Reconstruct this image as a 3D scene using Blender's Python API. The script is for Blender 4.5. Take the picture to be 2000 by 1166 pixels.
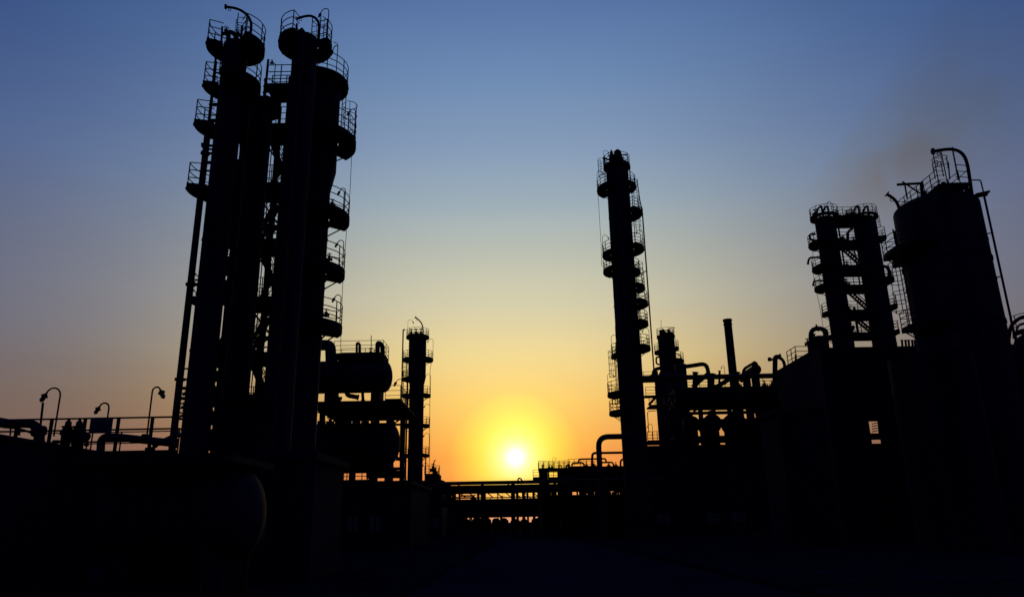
import bpy, math, random
from mathutils import Vector, Matrix

random.seed(7)
for o in list(bpy.data.objects):
    bpy.data.objects.remove(o)
S = bpy.context.scene
COL = S.collection

# ------------------------------------------------------------------ camera
FPX, CX, CY = 1450.0, 1000.0, 583.0           # focal length and centre in photo pixels (2000 wide)
PITCH, ROLL, CAMZ = math.radians(16.74), math.radians(1.04), 1.6
ct, st, cr, sr = math.cos(PITCH), math.sin(PITCH), math.cos(ROLL), math.sin(ROLL)
FW = Vector((0, ct, st))
_r0, _u0 = Vector((1, 0, 0)), Vector((0, -st, ct))
RT = cr * _r0 - sr * _u0
UP = sr * _r0 + cr * _u0
CAM = Vector((0, 0, CAMZ))
cd = bpy.data.cameras.new('camera')
cam = bpy.data.objects.new('camera', cd)
COL.objects.link(cam)
cam.matrix_world = Matrix(((RT.x, UP.x, -FW.x, 0), (RT.y, UP.y, -FW.y, 0), (RT.z, UP.z, -FW.z, CAMZ), (0, 0, 0, 1)))
cd.sensor_width = 36
cd.lens = 36 * FPX / 2000
cd.clip_end = 8000
S.camera = cam

# ------------------------------------------------------------------ sky, sun, exposure
def lin(c):
    return tuple((v / 255 / 12.92) if v / 255 <= .04045 else ((v / 255 + .055) / 1.055) ** 2.4 for v in c)

_sd = (FW * FPX + RT * (1007 - CX) + UP * (CY - 893)).normalized()
SUN_EL = math.asin(_sd.z)
SUN_AZ = math.atan2(_sd.x, _sd.y)              # from +Y towards +X

W = bpy.data.worlds.new('World')
S.world = W
W.use_nodes = True
nt = W.node_tree
nt.nodes.clear()

def nd(t, **k):
    n = nt.nodes.new(t)
    for a, b in k.items():
        setattr(n, a, b)
    return n

def math_n(op, a, b=None, clamp=False):
    n = nd('ShaderNodeMath', operation=op, use_clamp=clamp)
    for i, v in enumerate((a, b)):
        if v is None:
            continue
        if isinstance(v, (int, float)):
            n.inputs[i].default_value = v
        else:
            nt.links.new(v, n.inputs[i])
    return n.outputs[0]

def ramp(fac, stops, conv=True, interp='LINEAR'):
    n = nd('ShaderNodeValToRGB')
    n.color_ramp.interpolation = interp
    e = n.color_ramp.elements
    while len(e) < len(stops):
        e.new(.5)
    for i, (p, c) in enumerate(stops):
        e[i].position = p
        e[i].color = (*(lin(c) if conv else c), 1)
    nt.links.new(fac, n.inputs[0])
    return n.outputs[0]

tc = nd('ShaderNodeTexCoord')
nrm = nd('ShaderNodeVectorMath', operation='NORMALIZE')
nt.links.new(tc.outputs['Generated'], nrm.inputs[0])
sep = nd('ShaderNodeSeparateXYZ')
nt.links.new(nrm.outputs[0], sep.inputs[0])
el = math_n('MULTIPLY', math_n('ARCSINE', sep.outputs[2]), 180 / math.pi)      # elevation, degrees
elf = math_n('DIVIDE', el, 90.0, True)
dot = nd('ShaderNodeVectorMath', operation='DOT_PRODUCT')
nt.links.new(nrm.outputs[0], dot.inputs[0])
dot.inputs[1].default_value = _sd
ang = math_n('MULTIPLY', math_n('ARCCOSINE', math_n('MINIMUM', dot.outputs['Value'], .999999)), 180 / math.pi)   # from the sun
az = math_n('MULTIPLY', math_n('ABSOLUTE', math_n('SUBTRACT', math_n('ARCTAN2', sep.outputs[0], sep.outputs[1]), SUN_AZ)), 180 / math.pi)
q = math_n('DIVIDE', az, math_n('ADD', math_n('MULTIPLY', math_n('MINIMUM', math_n('MAXIMUM', el, 0.0), 45.0), .33), 17.5))
far_f = math_n('SUBTRACT', 1.0, math_n('EXPONENT', math_n('MULTIPLY', math_n('POWER', q, 2.2), -1.0)), True)

near = ramp(elf, [(0, (232, 158, 116)), (1.6/90, (238, 148, 92)), (2.9/90, (241, 136, 68)), (4.6/90, (244, 144, 66)), (5.9/90, (247, 166, 76)), (9/90, (247, 198, 108)), (12.1/90, (238, 212, 143)),
                  (16.1/90, (212, 205, 171)), (20/90, (186, 190, 176)), (23.9/90, (157, 174, 184)), (27.8/90, (134, 156, 184)),
                  (33.4/90, (108, 138, 179)), (37.9/90, (89, 118, 167)), (60/90, (46, 70, 128)), (1, (32, 52, 106))])
farc = ramp(elf, [(0, (108, 80, 72)), (3/90, (114, 88, 80)), (6.7/90, (114, 94, 89)), (8.65/90, (109, 96, 95)), (13.6/90, (101, 103, 123)),
                  (18.55/90, (92, 100, 130)), (25/90, (73, 95, 142)), (32.2/90, (50, 77, 131)), (45/90, (37, 60, 114)), (1, (28, 46, 98))])
mx = nd('ShaderNodeMix', data_type='RGBA')
nt.links.new(far_f, mx.inputs['Factor'])
nt.links.new(near, mx.inputs['A'])
nt.links.new(farc, mx.inputs['B'])
# the sky dims evenly on towards the point opposite the sun
dim = ramp(math_n('DIVIDE', ang, 180.0), [(0, (1, 1, 1)), (.2, (1, 1, 1)), (.5, (.46, .51, .64)), (1, (.26, .33, .55))], False)
m2 = nd('ShaderNodeMix', data_type='RGBA', blend_type='MULTIPLY')
m2.inputs['Factor'].default_value = 1
nt.links.new(mx.outputs['Result'], m2.inputs['A'])
nt.links.new(dim, m2.inputs['B'])
# the aureole and the disc of the sun
glow = ramp(math_n('DIVIDE', ang, 20.0, True),
            [(0, (2.2, 2.2, 2.2)), (.3/20, (1.5, 1.5, 1.4)), (.5/20, (.95, 1, .92)), (.72/20, (.66, .88, .66)), (.95/20, (.5, .8, .44)), (1.3/20, (.38, .72, .26)), (1.8/20, (.28, .62, .12)), (2.6/20, (.18, .48, .03)), (3.6/20, (.11, .29, .005)),
             (5/20, (.05, .085, 0)), (7/20, (.02, .025, 0)), (10/20, (.006, .006, 0)), (15/20, (0, 0, 0))], False)
m3 = nd('ShaderNodeMix', data_type='RGBA', blend_type='ADD')
nt.links.new(math_n('DIVIDE', el, 3.4, True), m3.inputs['Factor'])   # the aureole is lost in the dust at the horizon
nt.links.new(m2.outputs['Result'], m3.inputs['A'])
nt.links.new(glow, m3.inputs['B'])
# a share of the physical sky with the same sun
sky = nd('ShaderNodeTexSky', sky_type='NISHITA', sun_disc=False, sun_elevation=SUN_EL, sun_rotation=SUN_AZ, dust_density=3.0)
m4 = nd('ShaderNodeMix', data_type='RGBA', blend_type='ADD')
m4.inputs['Factor'].default_value = 0.0015
nt.links.new(m3.outputs['Result'], m4.inputs['A'])
nt.links.new(sky.outputs[0], m4.inputs['B'])
cmb = nd('ShaderNodeCombineXYZ')
nt.links.new(math_n('MULTIPLY', az, .03), cmb.inputs[0])
nt.links.new(math_n('MULTIPLY', el, .35), cmb.inputs[1])
nzs = nd('ShaderNodeTexNoise')
nzs.inputs['Scale'].default_value = 1.0
nzs.inputs['Detail'].default_value = 5
nt.links.new(cmb.outputs[0], nzs.inputs['Vector'])
mrs = nd('ShaderNodeMapRange')
mrs.inputs['From Min'].default_value = .3
mrs.inputs['From Max'].default_value = .7
mrs.inputs['To Min'].default_value = .986
mrs.inputs['To Max'].default_value = 1.014
nt.links.new(nzs.outputs[0], mrs.inputs[0])
m5 = nd('ShaderNodeVectorMath', operation='SCALE')
nt.links.new(m4.outputs['Result'], m5.inputs[0])
nt.links.new(mrs.outputs[0], m5.inputs['Scale'])
bg = nd('ShaderNodeBackground')
nt.links.new(m5.outputs[0], bg.inputs[0])
bg.inputs[1].default_value = 1.0
wo = nd('ShaderNodeOutputWorld')
nt.links.new(bg.outputs[0], wo.inputs[0])

ld = bpy.data.lights.new('sun', 'SUN')
ld.energy = 0.08
ld.angle = math.radians(0.6)
ld.color = (1, .62, .3)
sun = bpy.data.objects.new('sun', ld)
COL.objects.link(sun)
sun.rotation_euler = _sd.to_track_quat('Z', 'Y').to_euler()

S.view_settings.view_transform = 'Standard'
S.view_settings.look = 'None'
S.view_settings.exposure = 0
S.view_settings.gamma = 1

# ------------------------------------------------------------------ materials
def mat(name, c, rough=.7, spec=.12, metal=0.0, var=.35, scale=1.5, streak=False, bump=0.0):
    m = bpy.data.materials.new(name)
    m.use_nodes = True
    t = m.node_tree
    b = t.nodes['Principled BSDF']
    b.inputs['Roughness'].default_value = rough
    b.inputs['Specular IOR Level'].default_value = spec
    b.inputs['Metallic'].default_value = metal
    co = t.nodes.new('ShaderNodeTexCoord')
    mp = t.nodes.new('ShaderNodeMapping')
    mp.inputs['Scale'].default_value = (scale, scale, scale * (.12 if streak else 1))
    nz = t.nodes.new('ShaderNodeTexNoise')
    nz.inputs['Scale'].default_value = 1.0
    nz.inputs['Detail'].default_value = 6
    cr_ = t.nodes.new('ShaderNodeValToRGB')
    cr_.color_ramp.elements[0].position = .3
    cr_.color_ramp.elements[1].position = .72
    cr_.color_ramp.elements[0].color = tuple(v * (1 - var) for v in c) + (1,)
    cr_.color_ramp.elements[1].color = tuple(min(1, v * (1 + var)) for v in c) + (1,)
    t.links.new(co.outputs['Object'], mp.inputs[0])
    t.links.new(mp.outputs[0], nz.inputs['Vector'])
    t.links.new(nz.outputs[0], cr_.inputs[0])
    t.links.new(cr_.outputs[0], b.inputs['Base Color'])
    if bump:
        bp = t.nodes.new('ShaderNodeBump')
        bp.inputs['Strength'].default_value = bump
        bp.inputs['Distance'].default_value = .05
        t.links.new(nz.outputs[0], bp.inputs['Height'])
        t.links.new(bp.outputs[0], b.inputs['Normal'])
    return m

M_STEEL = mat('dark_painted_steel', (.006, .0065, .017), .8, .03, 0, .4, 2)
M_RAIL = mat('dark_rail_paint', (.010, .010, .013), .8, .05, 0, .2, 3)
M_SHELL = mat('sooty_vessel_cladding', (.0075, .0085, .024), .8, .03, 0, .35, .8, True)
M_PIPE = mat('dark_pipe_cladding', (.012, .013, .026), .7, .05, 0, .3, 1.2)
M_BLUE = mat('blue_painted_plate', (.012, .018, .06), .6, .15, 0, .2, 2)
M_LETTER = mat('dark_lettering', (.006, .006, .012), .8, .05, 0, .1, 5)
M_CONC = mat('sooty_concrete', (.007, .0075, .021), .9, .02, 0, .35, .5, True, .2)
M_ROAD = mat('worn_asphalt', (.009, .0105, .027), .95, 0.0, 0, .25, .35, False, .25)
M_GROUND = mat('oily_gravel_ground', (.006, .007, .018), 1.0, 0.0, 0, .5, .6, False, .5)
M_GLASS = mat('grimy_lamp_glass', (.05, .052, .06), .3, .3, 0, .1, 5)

# ------------------------------------------------------------------ projection helpers (photo pixel at a real distance -> place)
def P(px, py, Y):
    d = FW * FPX + RT * (px - CX) + UP * (CY - py)
    return CAM + d * (Y / d.y)

def ZAX(X, Y, py):
    v = CY - py
    h = (v * Y * FW.y - FPX * (X * UP.x + Y * UP.y)) / (FPX * UP.z - v * FW.z)
    return CAMZ + h

def DEP(p):
    return (Vector(p) - CAM).dot(FW)

# ------------------------------------------------------------------ mesh helpers
class MB:
    def __init__(s):
        s.v, s.f = [], []

    def add(s, vs, fs):
        k = len(s.v)
        s.v += [tuple(v) for v in vs]
        s.f += [tuple(i + k for i in f) for f in fs]
        return s

    def box(s, x0, x1, y0, y1, z0, z1):
        return s.add([(x0, y0, z0), (x1, y0, z0), (x1, y1, z0), (x0, y1, z0), (x0, y0, z1), (x1, y0, z1), (x1, y1, z1), (x0, y1, z1)],
                     [(0, 3, 2, 1), (4, 5, 6, 7), (0, 1, 5, 4), (1, 2, 6, 5), (2, 3, 7, 6), (3, 0, 4, 7)])

    def bar(s, a, b, w, h):
        a, b = Vector(a), Vector(b)
        d = (b - a).normalized()
        up = Vector((0, 0, 1)) if abs(d.z) < .95 else Vector((0, 1, 0))
        x = d.cross(up).normalized() * (w / 2)
        y = x.cross(d).normalized() * (h / 2)
        vs = [p + sx * x + sy * y for p in (a, b) for sx, sy in ((-1, -1), (1, -1), (1, 1), (-1, 1))]
        return s.add(vs, [(0, 1, 2, 3), (7, 6, 5, 4), (0, 4, 5, 1), (1, 5, 6, 2), (2, 6, 7, 3), (3, 7, 4, 0)])

    def tube(s, pts, r, n=8, closed=False, cap=True):
        pts = [Vector(p) for p in pts]
        m = len(pts)
        rs = r if isinstance(r, (list, tuple)) else [r] * m
        rings = []
        prev = None
        for i in range(m):
            if closed:
                d = pts[(i + 1) % m] - pts[i - 1]
            else:
                d = pts[min(i + 1, m - 1)] - pts[max(i - 1, 0)]
            d.normalize()
            if prev is None:
                ref = Vector((0, 0, 1)) if abs(d.z) < .9 else Vector((1, 0, 0))
                x = d.cross(ref).normalized()
            else:
                x = (prev - d * prev.dot(d)).normalized()
            prev = x
            y = d.cross(x)
            rings.append([pts[i] + rs[i] * (math.cos(2 * math.pi * k / n) * x + math.sin(2 * math.pi * k / n) * y) for k in range(n)])
        vs = [p for rg in rings for p in rg]
        fs = []
        for i in range(m if closed else m - 1):
            j = (i + 1) % m
            for k in range(n):
                l = (k + 1) % n
                fs.append((i * n + k, i * n + l, j * n + l, j * n + k))
        if cap and not closed:
            fs.append(tuple(range(n - 1, -1, -1)))
            fs.append(tuple((m - 1) * n + k for k in range(n)))
        return s.add(vs, fs)

    def lathe(s, prof, c=(0, 0, 0), n=32, axis='Z'):
        """prof: list of (radius, height) from bottom to top, capped"""
        vs, fs = [], []
        for r, h in prof:
            for k in range(n):
                a = 2 * math.pi * k / n
                if axis == 'Z':
                    vs.append((c[0] + r * math.cos(a), c[1] + r * math.sin(a), c[2] + h))
                elif axis == 'X':
                    vs.append((c[0] + h, c[1] + r * math.cos(a), c[2] + r * math.sin(a)))
                else:
                    vs.append((c[0] + r * math.sin(a), c[1] + h, c[2] + r * math.cos(a)))
        for i in range(len(prof) - 1):
            for k in range(n):
                l = (k + 1) % n
                fs.append((i * n + k, i * n + l, (i + 1) * n + l, (i + 1) * n + k))
        fs.append(tuple(range(n - 1, -1, -1)))
        fs.append(tuple((len(prof) - 1) * n + k for k in range(n)))
        return s.add(vs, fs)

    def build(s, name, m, parent=None, smooth=False):
        org = parent_loc(parent)
        me = bpy.data.meshes.new(name)
        me.from_pydata([(v[0] - org[0], v[1] - org[1], v[2] - org[2]) for v in s.v], [], s.f)
        me.materials.append(m)
        if smooth:
            me.polygons.foreach_set('use_smooth', [True] * len(me.polygons))
            me.set_sharp_from_angle(angle=math.radians(38))
        o = bpy.data.objects.new(name, me)
        COL.objects.link(o)
        if parent:
            o.parent = parent
        return o

def parent_loc(p):
    v = Vector((0, 0, 0))
    while p:
        v = v + p.location
        p = p.parent
    return v

def tag(o, label, cat, group=None, kind=None):
    if label:
        o['label'] = label
    if cat:
        o['category'] = cat
    if group:
        o['group'] = group
    if kind:
        o['kind'] = kind
    return o

def thing(name, label, cat, loc, group=None):
    o = bpy.data.objects.new(name, None)
    o.empty_display_size = .2
    COL.objects.link(o)
    o.location = loc
    return tag(o, label, cat, group)

def copy_tree(o, parent=None):
    c = o.copy()
    COL.objects.link(c)
    c.parent = parent
    for ch in list(o.children):
        copy_tree(ch, c)
    return c

def smooth_path(pts, k=6):
    pts = [Vector(p) for p in pts]
    out = []
    for i in range(len(pts) - 1):
        p0, p1, p2, p3 = pts[max(i - 1, 0)], pts[i], pts[i + 1], pts[min(i + 2, len(pts) - 1)]
        for j in range(k):
            t = j / k
            out.append(.5 * ((2 * p1) + (p2 - p0) * t + (2 * p0 - 5 * p1 + 4 * p2 - p3) * t * t + (3 * p1 - p0 - 3 * p2 + p3) * t ** 3))
    out.append(pts[-1])
    return out

def elbow_path(pts, rad, k=5):
    """polyline with rounded corners"""
    pts = [Vector(p) for p in pts]
    out = [pts[0]]
    for i in range(1, len(pts) - 1):
        a, b, c = pts[i - 1], pts[i], pts[i + 1]
        d1, d2 = (a - b), (c - b)
        r = min(rad, d1.length * .49, d2.length * .49)
        p, q2 = b + d1.normalized() * r, b + d2.normalized() * r
        for j in range(k + 1):
            t = j / k
            out.append((1 - t) ** 2 * p + 2 * t * (1 - t) * b + t * t * q2)
    out.append(pts[-1])
    return out

def pp(pxs, Y):
    return [P(x, y, Y) if not isinstance(Y, (list, tuple)) else None for x, y in pxs]

def px_pipe(parent, pxs, Y, wpx, name='pipe', m=None, rad=.5, n=12, curve=False, flanges=True):
    """a round pipe through photo points at distance Y, wpx wide in the photo"""
    pts = [P(x, y, Y) for x, y in pxs]
    r = wpx / 2 * DEP(pts[len(pts) // 2]) / FPX
    path = smooth_path(pts) if curve else elbow_path(pts, max(rad, 2.6 * r))
    mb = MB().tube(path, r, n)
    if flanges and not curve:
        for a, b in ((pts[0], pts[1]), (pts[-1], pts[-2])):
            d = (b - a).normalized()
            mb.tube([a, a + d * .06], r * 1.35, n)
    return mb.build(name, m or M_PIPE, parent, True)

# ------------------------------------------------------------------ builders for process plant
def sector(mb, c, r0, r1, z0, z1, a0, a1, step=7.5):
    """solid ring sector between angles (degrees; 0 right, 90 away, 180 left, 270 towards the camera)"""
    n = max(2, int(math.ceil((a1 - a0) / step)))
    vs, fs = [], []
    for i in range(n + 1):
        a = math.radians(a0 + (a1 - a0) * i / n)
        u = (math.cos(a), math.sin(a))
        for r, z in ((r0, z0), (r1, z0), (r1, z1), (r0, z1)):
            vs.append((c[0] + r * u[0], c[1] + r * u[1], z))
    for i in range(n):
        for k in range(4):
            l = (k + 1) % 4
            fs.append((i * 4 + k, i * 4 + l, i * 4 + 4 + l, i * 4 + 4 + k))
    if a1 - a0 < 359.5:
        fs += [(3, 2, 1, 0), (n * 4, n * 4 + 1, n * 4 + 2, n * 4 + 3)]
    return mb.add(vs, fs)

def arc(c, r, z, a0, a1, step=7.5):
    n = max(2, int(math.ceil((a1 - a0) / step)))
    return [(c[0] + r * math.cos(math.radians(a0 + (a1 - a0) * i / n)), c[1] + r * math.sin(math.radians(a0 + (a1 - a0) * i / n)), z) for i in range(n + 1)]

def platform(root, c, r0, r1, z, a0, a1, fine=True, tr=.022, rails=(.38, .74, 1.1), brackets=True, fasc=(.2, .13)):
    mb = MB()
    sector(mb, c, r0, r1 - .02, z - .05, z, a0, a1)
    sector(mb, c, r1 - .018, r1, z - fasc[0], z + fasc[1], a0, a1)
    full = a1 - a0 > 359
    if not full:
        for a, sg in ((a0, 1), (a1, -1)):
            u = Vector((math.cos(math.radians(a)), math.sin(math.radians(a)), 0))
            t = Vector((-u.y, u.x, 0)) * sg * .012
            cc = Vector((c[0], c[1], z))
            mb.bar(cc + u * r0 + t + Vector((0, 0, -.03)), cc + u * (r1 - .02) + t + Vector((0, 0, -.03)), .02, .3)
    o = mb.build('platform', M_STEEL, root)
    n = max(2, int(round((a1 - a0) / 360 * 2 * math.pi * r1 / .95)))
    rr = r1 - .05
    ang_l = [a0 + (a1 - a0) * i / n for i in range(n if full else n + 1)]
    posts = []
    for a in ang_l:
        x, y = c[0] + rr * math.cos(math.radians(a)), c[1] + rr * math.sin(math.radians(a))
        posts.append(MB().tube([(x, y, z - .1), (x, y, z + rails[-1])], tr * 1.15, 6))
    rl = []
    for h in rails:
        mb = MB()
        if full:
            mb.tube(arc(c, rr, z + h, 0, 360)[:-1], tr, 6, closed=True)
        else:
            pts = arc(c, rr, z + h, a0, a1)
            ra = max(r0 + .06, rr - .9)
            f_ = lambda a: (c[0] + ra * math.cos(math.radians(a)), c[1] + ra * math.sin(math.radians(a)), z + h)
            mb.tube([f_(a0)] + pts + [f_(a1)], tr, 6)
        rl.append(mb)
    if fine:
        for mb in posts:
            mb.build('railing_post', M_RAIL, o, True)
        for mb in rl:
            mb.build('guard_rail', M_RAIL, o, True)
    else:
        mb = MB()
        for q_ in posts + rl:
            mb.add(q_.v, q_.f)
        mb.build('railing', M_RAIL, o, True)
    if brackets:
        nb = max(2, int((a1 - a0) / 45))
        for i in range(nb + 1):
            mb = MB()
            a = math.radians(a0 + 3 + (a1 - a0 - 6) * i / nb)
            u = Vector((math.cos(a), math.sin(a), 0))
            cc = Vector((c[0], c[1], z - .13))
            mb.bar(cc + u * r0 * .96, cc + u * (r1 + .03), .08, .13)
            mb.bar(cc + u * r0 * .98 + Vector((0, 0, -.65 * (r1 - r0))), cc + u * (r0 + .82 * (r1 - r0)), .06, .06)
            mb.build('bracket', M_STEEL, o)
    return o

def ladder(root, c, r, a, z0, z1, cage=True, tr=.02, cage_z0=None, cr_=.36):
    u = Vector((math.cos(math.radians(a)), math.sin(math.radians(a)), 0))
    t = Vector((-u.y, u.x, 0))
    b = Vector((c[0], c[1], 0)) + u * (r + .22)
    mb = MB()
    for s_ in (-1, 1):
        mb.tube([b + t * s_ * .23 + Vector((0, 0, z0)), b + t * s_ * .23 + Vector((0, 0, z1))], tr * 1.2, 6)
    z = z0 + .2
    while z < z1:
        mb.tube([b - t * .23 + Vector((0, 0, z)), b + t * .23 + Vector((0, 0, z))], tr * .75, 5)
        z += .3
    z = z0 + .4
    while z < z1 - .6:
        for s_ in (-1, 1):
            mb.bar(b + t * s_ * .23 + Vector((0, 0, z)), b + t * s_ * .23 - u * .24 + Vector((0, 0, z)), .04, .04)
        z += 2.2
    o = mb.build('ladder', M_RAIL, root, True)
    if cage:
        mb = MB()
        z = cage_z0 if cage_z0 is not None else z0 + 1.9
        zs = z
        cc = b + u * .30
        hoop = [math.radians(-128 + 256 * i / 14) for i in range(15)]
        while z <= z1 + 1e-3:
            mb.tube([cc + cr_ * (math.cos(h) * u + math.sin(h) * t) + Vector((0, 0, z)) for h in hoop], tr * .9, 5)
            z += .62
        for h in (-110, -55, 0, 55, 110):
            p = cc + cr_ * (math.cos(math.radians(h)) * u + math.sin(math.radians(h)) * t)
            mb.tube([p + Vector((0, 0, zs)), p + Vector((0, 0, z - .62))], tr * .7, 5)
        mb.build('cage', M_RAIL, o, True)
    return o

def lamp_head_mesh(mb, p, d, s=1.0):
    """explosion-proof well glass lamp hanging at p, pointing along d: cap, flange, guarded jar"""
    d = Vector(d).normalized()
    prof = [(0, .03), (.03, .05), (.09, .06), (.15, .105), (.18, .1), (.2, .125), (.22, .1), (.24, .085), (.36, .08), (.42, .06), (.45, .02)]
    mb.tube([Vector(p) + d * h * s for h, r in prof], [r * s for h, r in prof], 12)

def lamp_pts(base, u, h, reach, k=9):
    base, u = Vector(base), Vector(u).normalized()
    pts = [base, base + Vector((0, 0, h - reach / 2))]
    cc = pts[-1] + u * reach / 2
    for i in range(1, k + 1):
        a = math.pi * (1 - i / k * .88)
        pts.append(cc + u * (reach / 2) * math.cos(a) + Vector((0, 0, reach / 2 * math.sin(a) * 1.1)))
    return pts

def lamp_part(root, base, u, h=1.9, reach=.55, r=.022, s=1.0):
    s *= .62
    pts = lamp_pts(base, u, h, reach)
    o = MB().tube(pts, r, 6).build('gooseneck_lamp', M_RAIL, root, True)
    mb = MB()
    lamp_head_mesh(mb, pts[-1], (pts[-1] - pts[-2]), s)
    mb.build('lamp_head', M_STEEL, o, True)
    return o

class Column:
    """a standing vessel: axis through photo point (px, py) at distance Y"""
    def __init__(s, name, label, cat, px, py, Y, z0=0.0, group=None):
        p = P(px, py, Y)
        s.x, s.y = p.x, Y
        s.c = (s.x, s.y)
        s.root = thing(name, label, cat, (s.x, s.y, z0), group)

    def z(s, py):
        return ZAX(s.x, s.y, py)

    def m(s, npx, py):
        d_ = DEP((s.x, s.y, s.z(py)))
        return npx * d_ / FPX * math.cos(math.atan2(s.x, d_))

    def shell(s, prof, dome=.5, n=40, name='shell', bands=True, mt=None):
        """prof: list of (radius, z) bottom to top"""
        pr = [(0.001, prof[0][1])] + list(prof)
        r, z = prof[-1]
        if dome:
            for i in range(1, 8):
                a = math.pi / 2 * i / 8
                pr.append((r * math.cos(a), z + dome * r * math.sin(a)))
            pr.append((.002, z + dome * r))
        else:
            pr.append((.002, z))
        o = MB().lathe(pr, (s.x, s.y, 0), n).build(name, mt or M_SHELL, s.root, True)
        if bands:
            for (ra, za), (rb, zb) in zip(prof, prof[1:]):
                if abs(ra - rb) > 1e-4 or zb - za < 3:
                    continue
                k = int((zb - za) / 2.4)
                for i in range(1, k):
                    zz = za + (zb - za) * i / k
                    sb = MB()
                    sector(sb, s.c, ra - .01, ra + .022, zz - .04, zz + .04, 0, 360)
                    sb.build('cladding_band', M_SHELL, o)
        s.r = prof[0][0]
        return o

    def plat(s, py, a0, a1, Rpx, r0, **k):
        s.pz = s.z(py) + .1
        s.pr = s.m(Rpx, py)
        return platform(s.root, s.c, r0 + .03, s.pr, s.pz, a0, a1, **k)

    def lamp(me, a, inward=True, h=1.9, reach=.5, z=None, r=None, sgn=None, **k):
        u = Vector((math.cos(math.radians(a)), math.sin(math.radians(a)), 0))
        z = me.pz if z is None else z
        r = (me.pr - .03) if r is None else r
        dv = sgn if sgn is not None else (-u if inward else u)
        return lamp_part(me.root, Vector((me.x, me.y, z)) + u * r, dv, h, reach, **k)

    def riser(s, a, gap, r, z0, z1, name='riser_pipe', n=12, clamps=True, R=None):
        """vertical pipe clamped to the shell at angle a"""
        u = Vector((math.cos(math.radians(a)), math.sin(math.radians(a)), 0))
        rr = (R if R else s.r) + gap + r
        b = Vector((s.x, s.y, 0)) + u * rr
        mb = MB().tube([b + Vector((0, 0, z0)), b + Vector((0, 0, z1))], r, n)
        o = mb.build(name, M_PIPE, s.root, True)
        if clamps:
            z = z0 + 1.5
            cm = MB()
            while z < z1 - .5:
                cm.bar(b + Vector((0, 0, z)), b - u * (gap + r) + Vector((0, 0, z)), .08, .06)
                cm.tube([b + Vector((0, 0, z - .04)), b + Vector((0, 0, z + .04))], r * 1.2, n)
                z += 3.1
            cm.build('pipe_clamp', M_STEEL, o)
        return o

def flange_valve(root, p, s=.3, ax=(1, 0, 0), name='valve'):
    """gate valve: body on a pipe axis, bonnet, stem and handwheel"""
    p, ax = Vector(p), Vector(ax).normalized()
    up = Vector((0, 0, 1))
    mb = MB()
    mb.tube([p - ax * s * .8, p - ax * s * .66, p - ax * s * .65, p, p + ax * s * .65, p + ax * s * .66, p + ax * s * .8],
            [s * .55, s * .55, s * .36, s * .5, s * .36, s * .55, s * .55], 12)
    mb.tube([p, p + up * s * .7, p + up * s * .72, p + up * s * .85, p + up * s * .86, p + up * s * 1.5, p + up * s * 1.52, p + up * s * 1.7],
            [s * .4, s * .36, s * .52, s * .52, s * .2, s * .14, s * .06, s * .06], 10)
    o = mb.build(name, M_STEEL, root, True)
    w = MB()
    sd = Vector((-ax.y, ax.x, 0))
    cp = p + up * s * 1.6
    w.tube([cp + s * .55 * (math.cos(i * math.pi / 8) * ax + math.sin(i * math.pi / 8) * sd) for i in range(16)], s * .06, 6, closed=True)
    for i in range(3):
        a = i * math.pi / 3
        dv = (math.cos(a) * ax + math.sin(a) * sd) * s * .55
        w.tube([cp - dv, cp + dv], s * .04, 5)
    w.build('handwheel', M_STEEL, o, True)
    return o

def straight_rail(parent, a, b, z=None, h=1.1, tr=.022, spacing=1.3, fine=True, levels=(.36, .73, 1.1), ends=True):
    a, b = Vector(a), Vector(b)
    L = (b - a).length
    n = max(1, int(round(L / spacing)))
    posts, rl = [], []
    for i in range(n + 1):
        p = a + (b - a) * i / n
        posts.append(MB().tube([p - Vector((0, 0, .05)), p + Vector((0, 0, h))], tr * 1.2, 6))
    for l in levels:
        rl.append(MB().tube([a + Vector((0, 0, l)), b + Vector((0, 0, l))], tr, 6))
    d = (b - a).normalized()
    toe = MB().bar(a + Vector((0, 0, .06)), b + Vector((0, 0, .06)), .012, .12)
    if fine:
        for p in posts:
            p.build('railing_post', M_RAIL, parent, True)
        for p in rl:
            p.build('guard_rail', M_RAIL, parent, True)
        toe.build('toe_board', M_RAIL, parent)
    else:
        mb = MB()
        for q_ in posts + rl + [toe]:
            mb.add(q_.v, q_.f)
        mb.build('railing', M_RAIL, parent)

def ibeam(mb, a, b, w=.2, h=.3):
    """rolled I section between two points"""
    a, b = Vector(a), Vector(b)
    d = (b - a).normalized()
    up = Vector((0, 0, 1)) if abs(d.z) < .9 else Vector((0, 1, 0))
    side = d.cross(up).normalized()
    up = side.cross(d).normalized()
    t = h * .1
    mb.bar(a, b, w * .12, h - 2 * t)
    for s_ in (-1, 1):
        o = up * s_ * (h / 2 - t / 2)
        mb.bar(a + o, b + o, w, t)

def davit(root, pxs, Y, wpx, end=True, name='davit'):
    pts = smooth_path([P(x, y, Y) for x, y in pxs], 7)
    r = wpx / 2 * DEP(pts[0]) / FPX
    o = MB().tube(pts, r, 10).build(name, M_STEEL, root, True)
    if end:
        d = (pts[-1] - pts[-2]).normalized()
        mb = MB().tube([pts[-1], pts[-1] + d * r * .5], r * 2.1, 10)
        hk = pts[-1] - d * r * 3 - Vector((0, 0, r * 2.1))
        mb.tube([hk + Vector((math.cos(i * math.pi / 5), 0, math.sin(i * math.pi / 5))) * r * 1.1 for i in range(10)], r * .25, 5, closed=True)
        mb.build('lifting_eye', M_STEEL, o, True)
    return o

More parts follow.
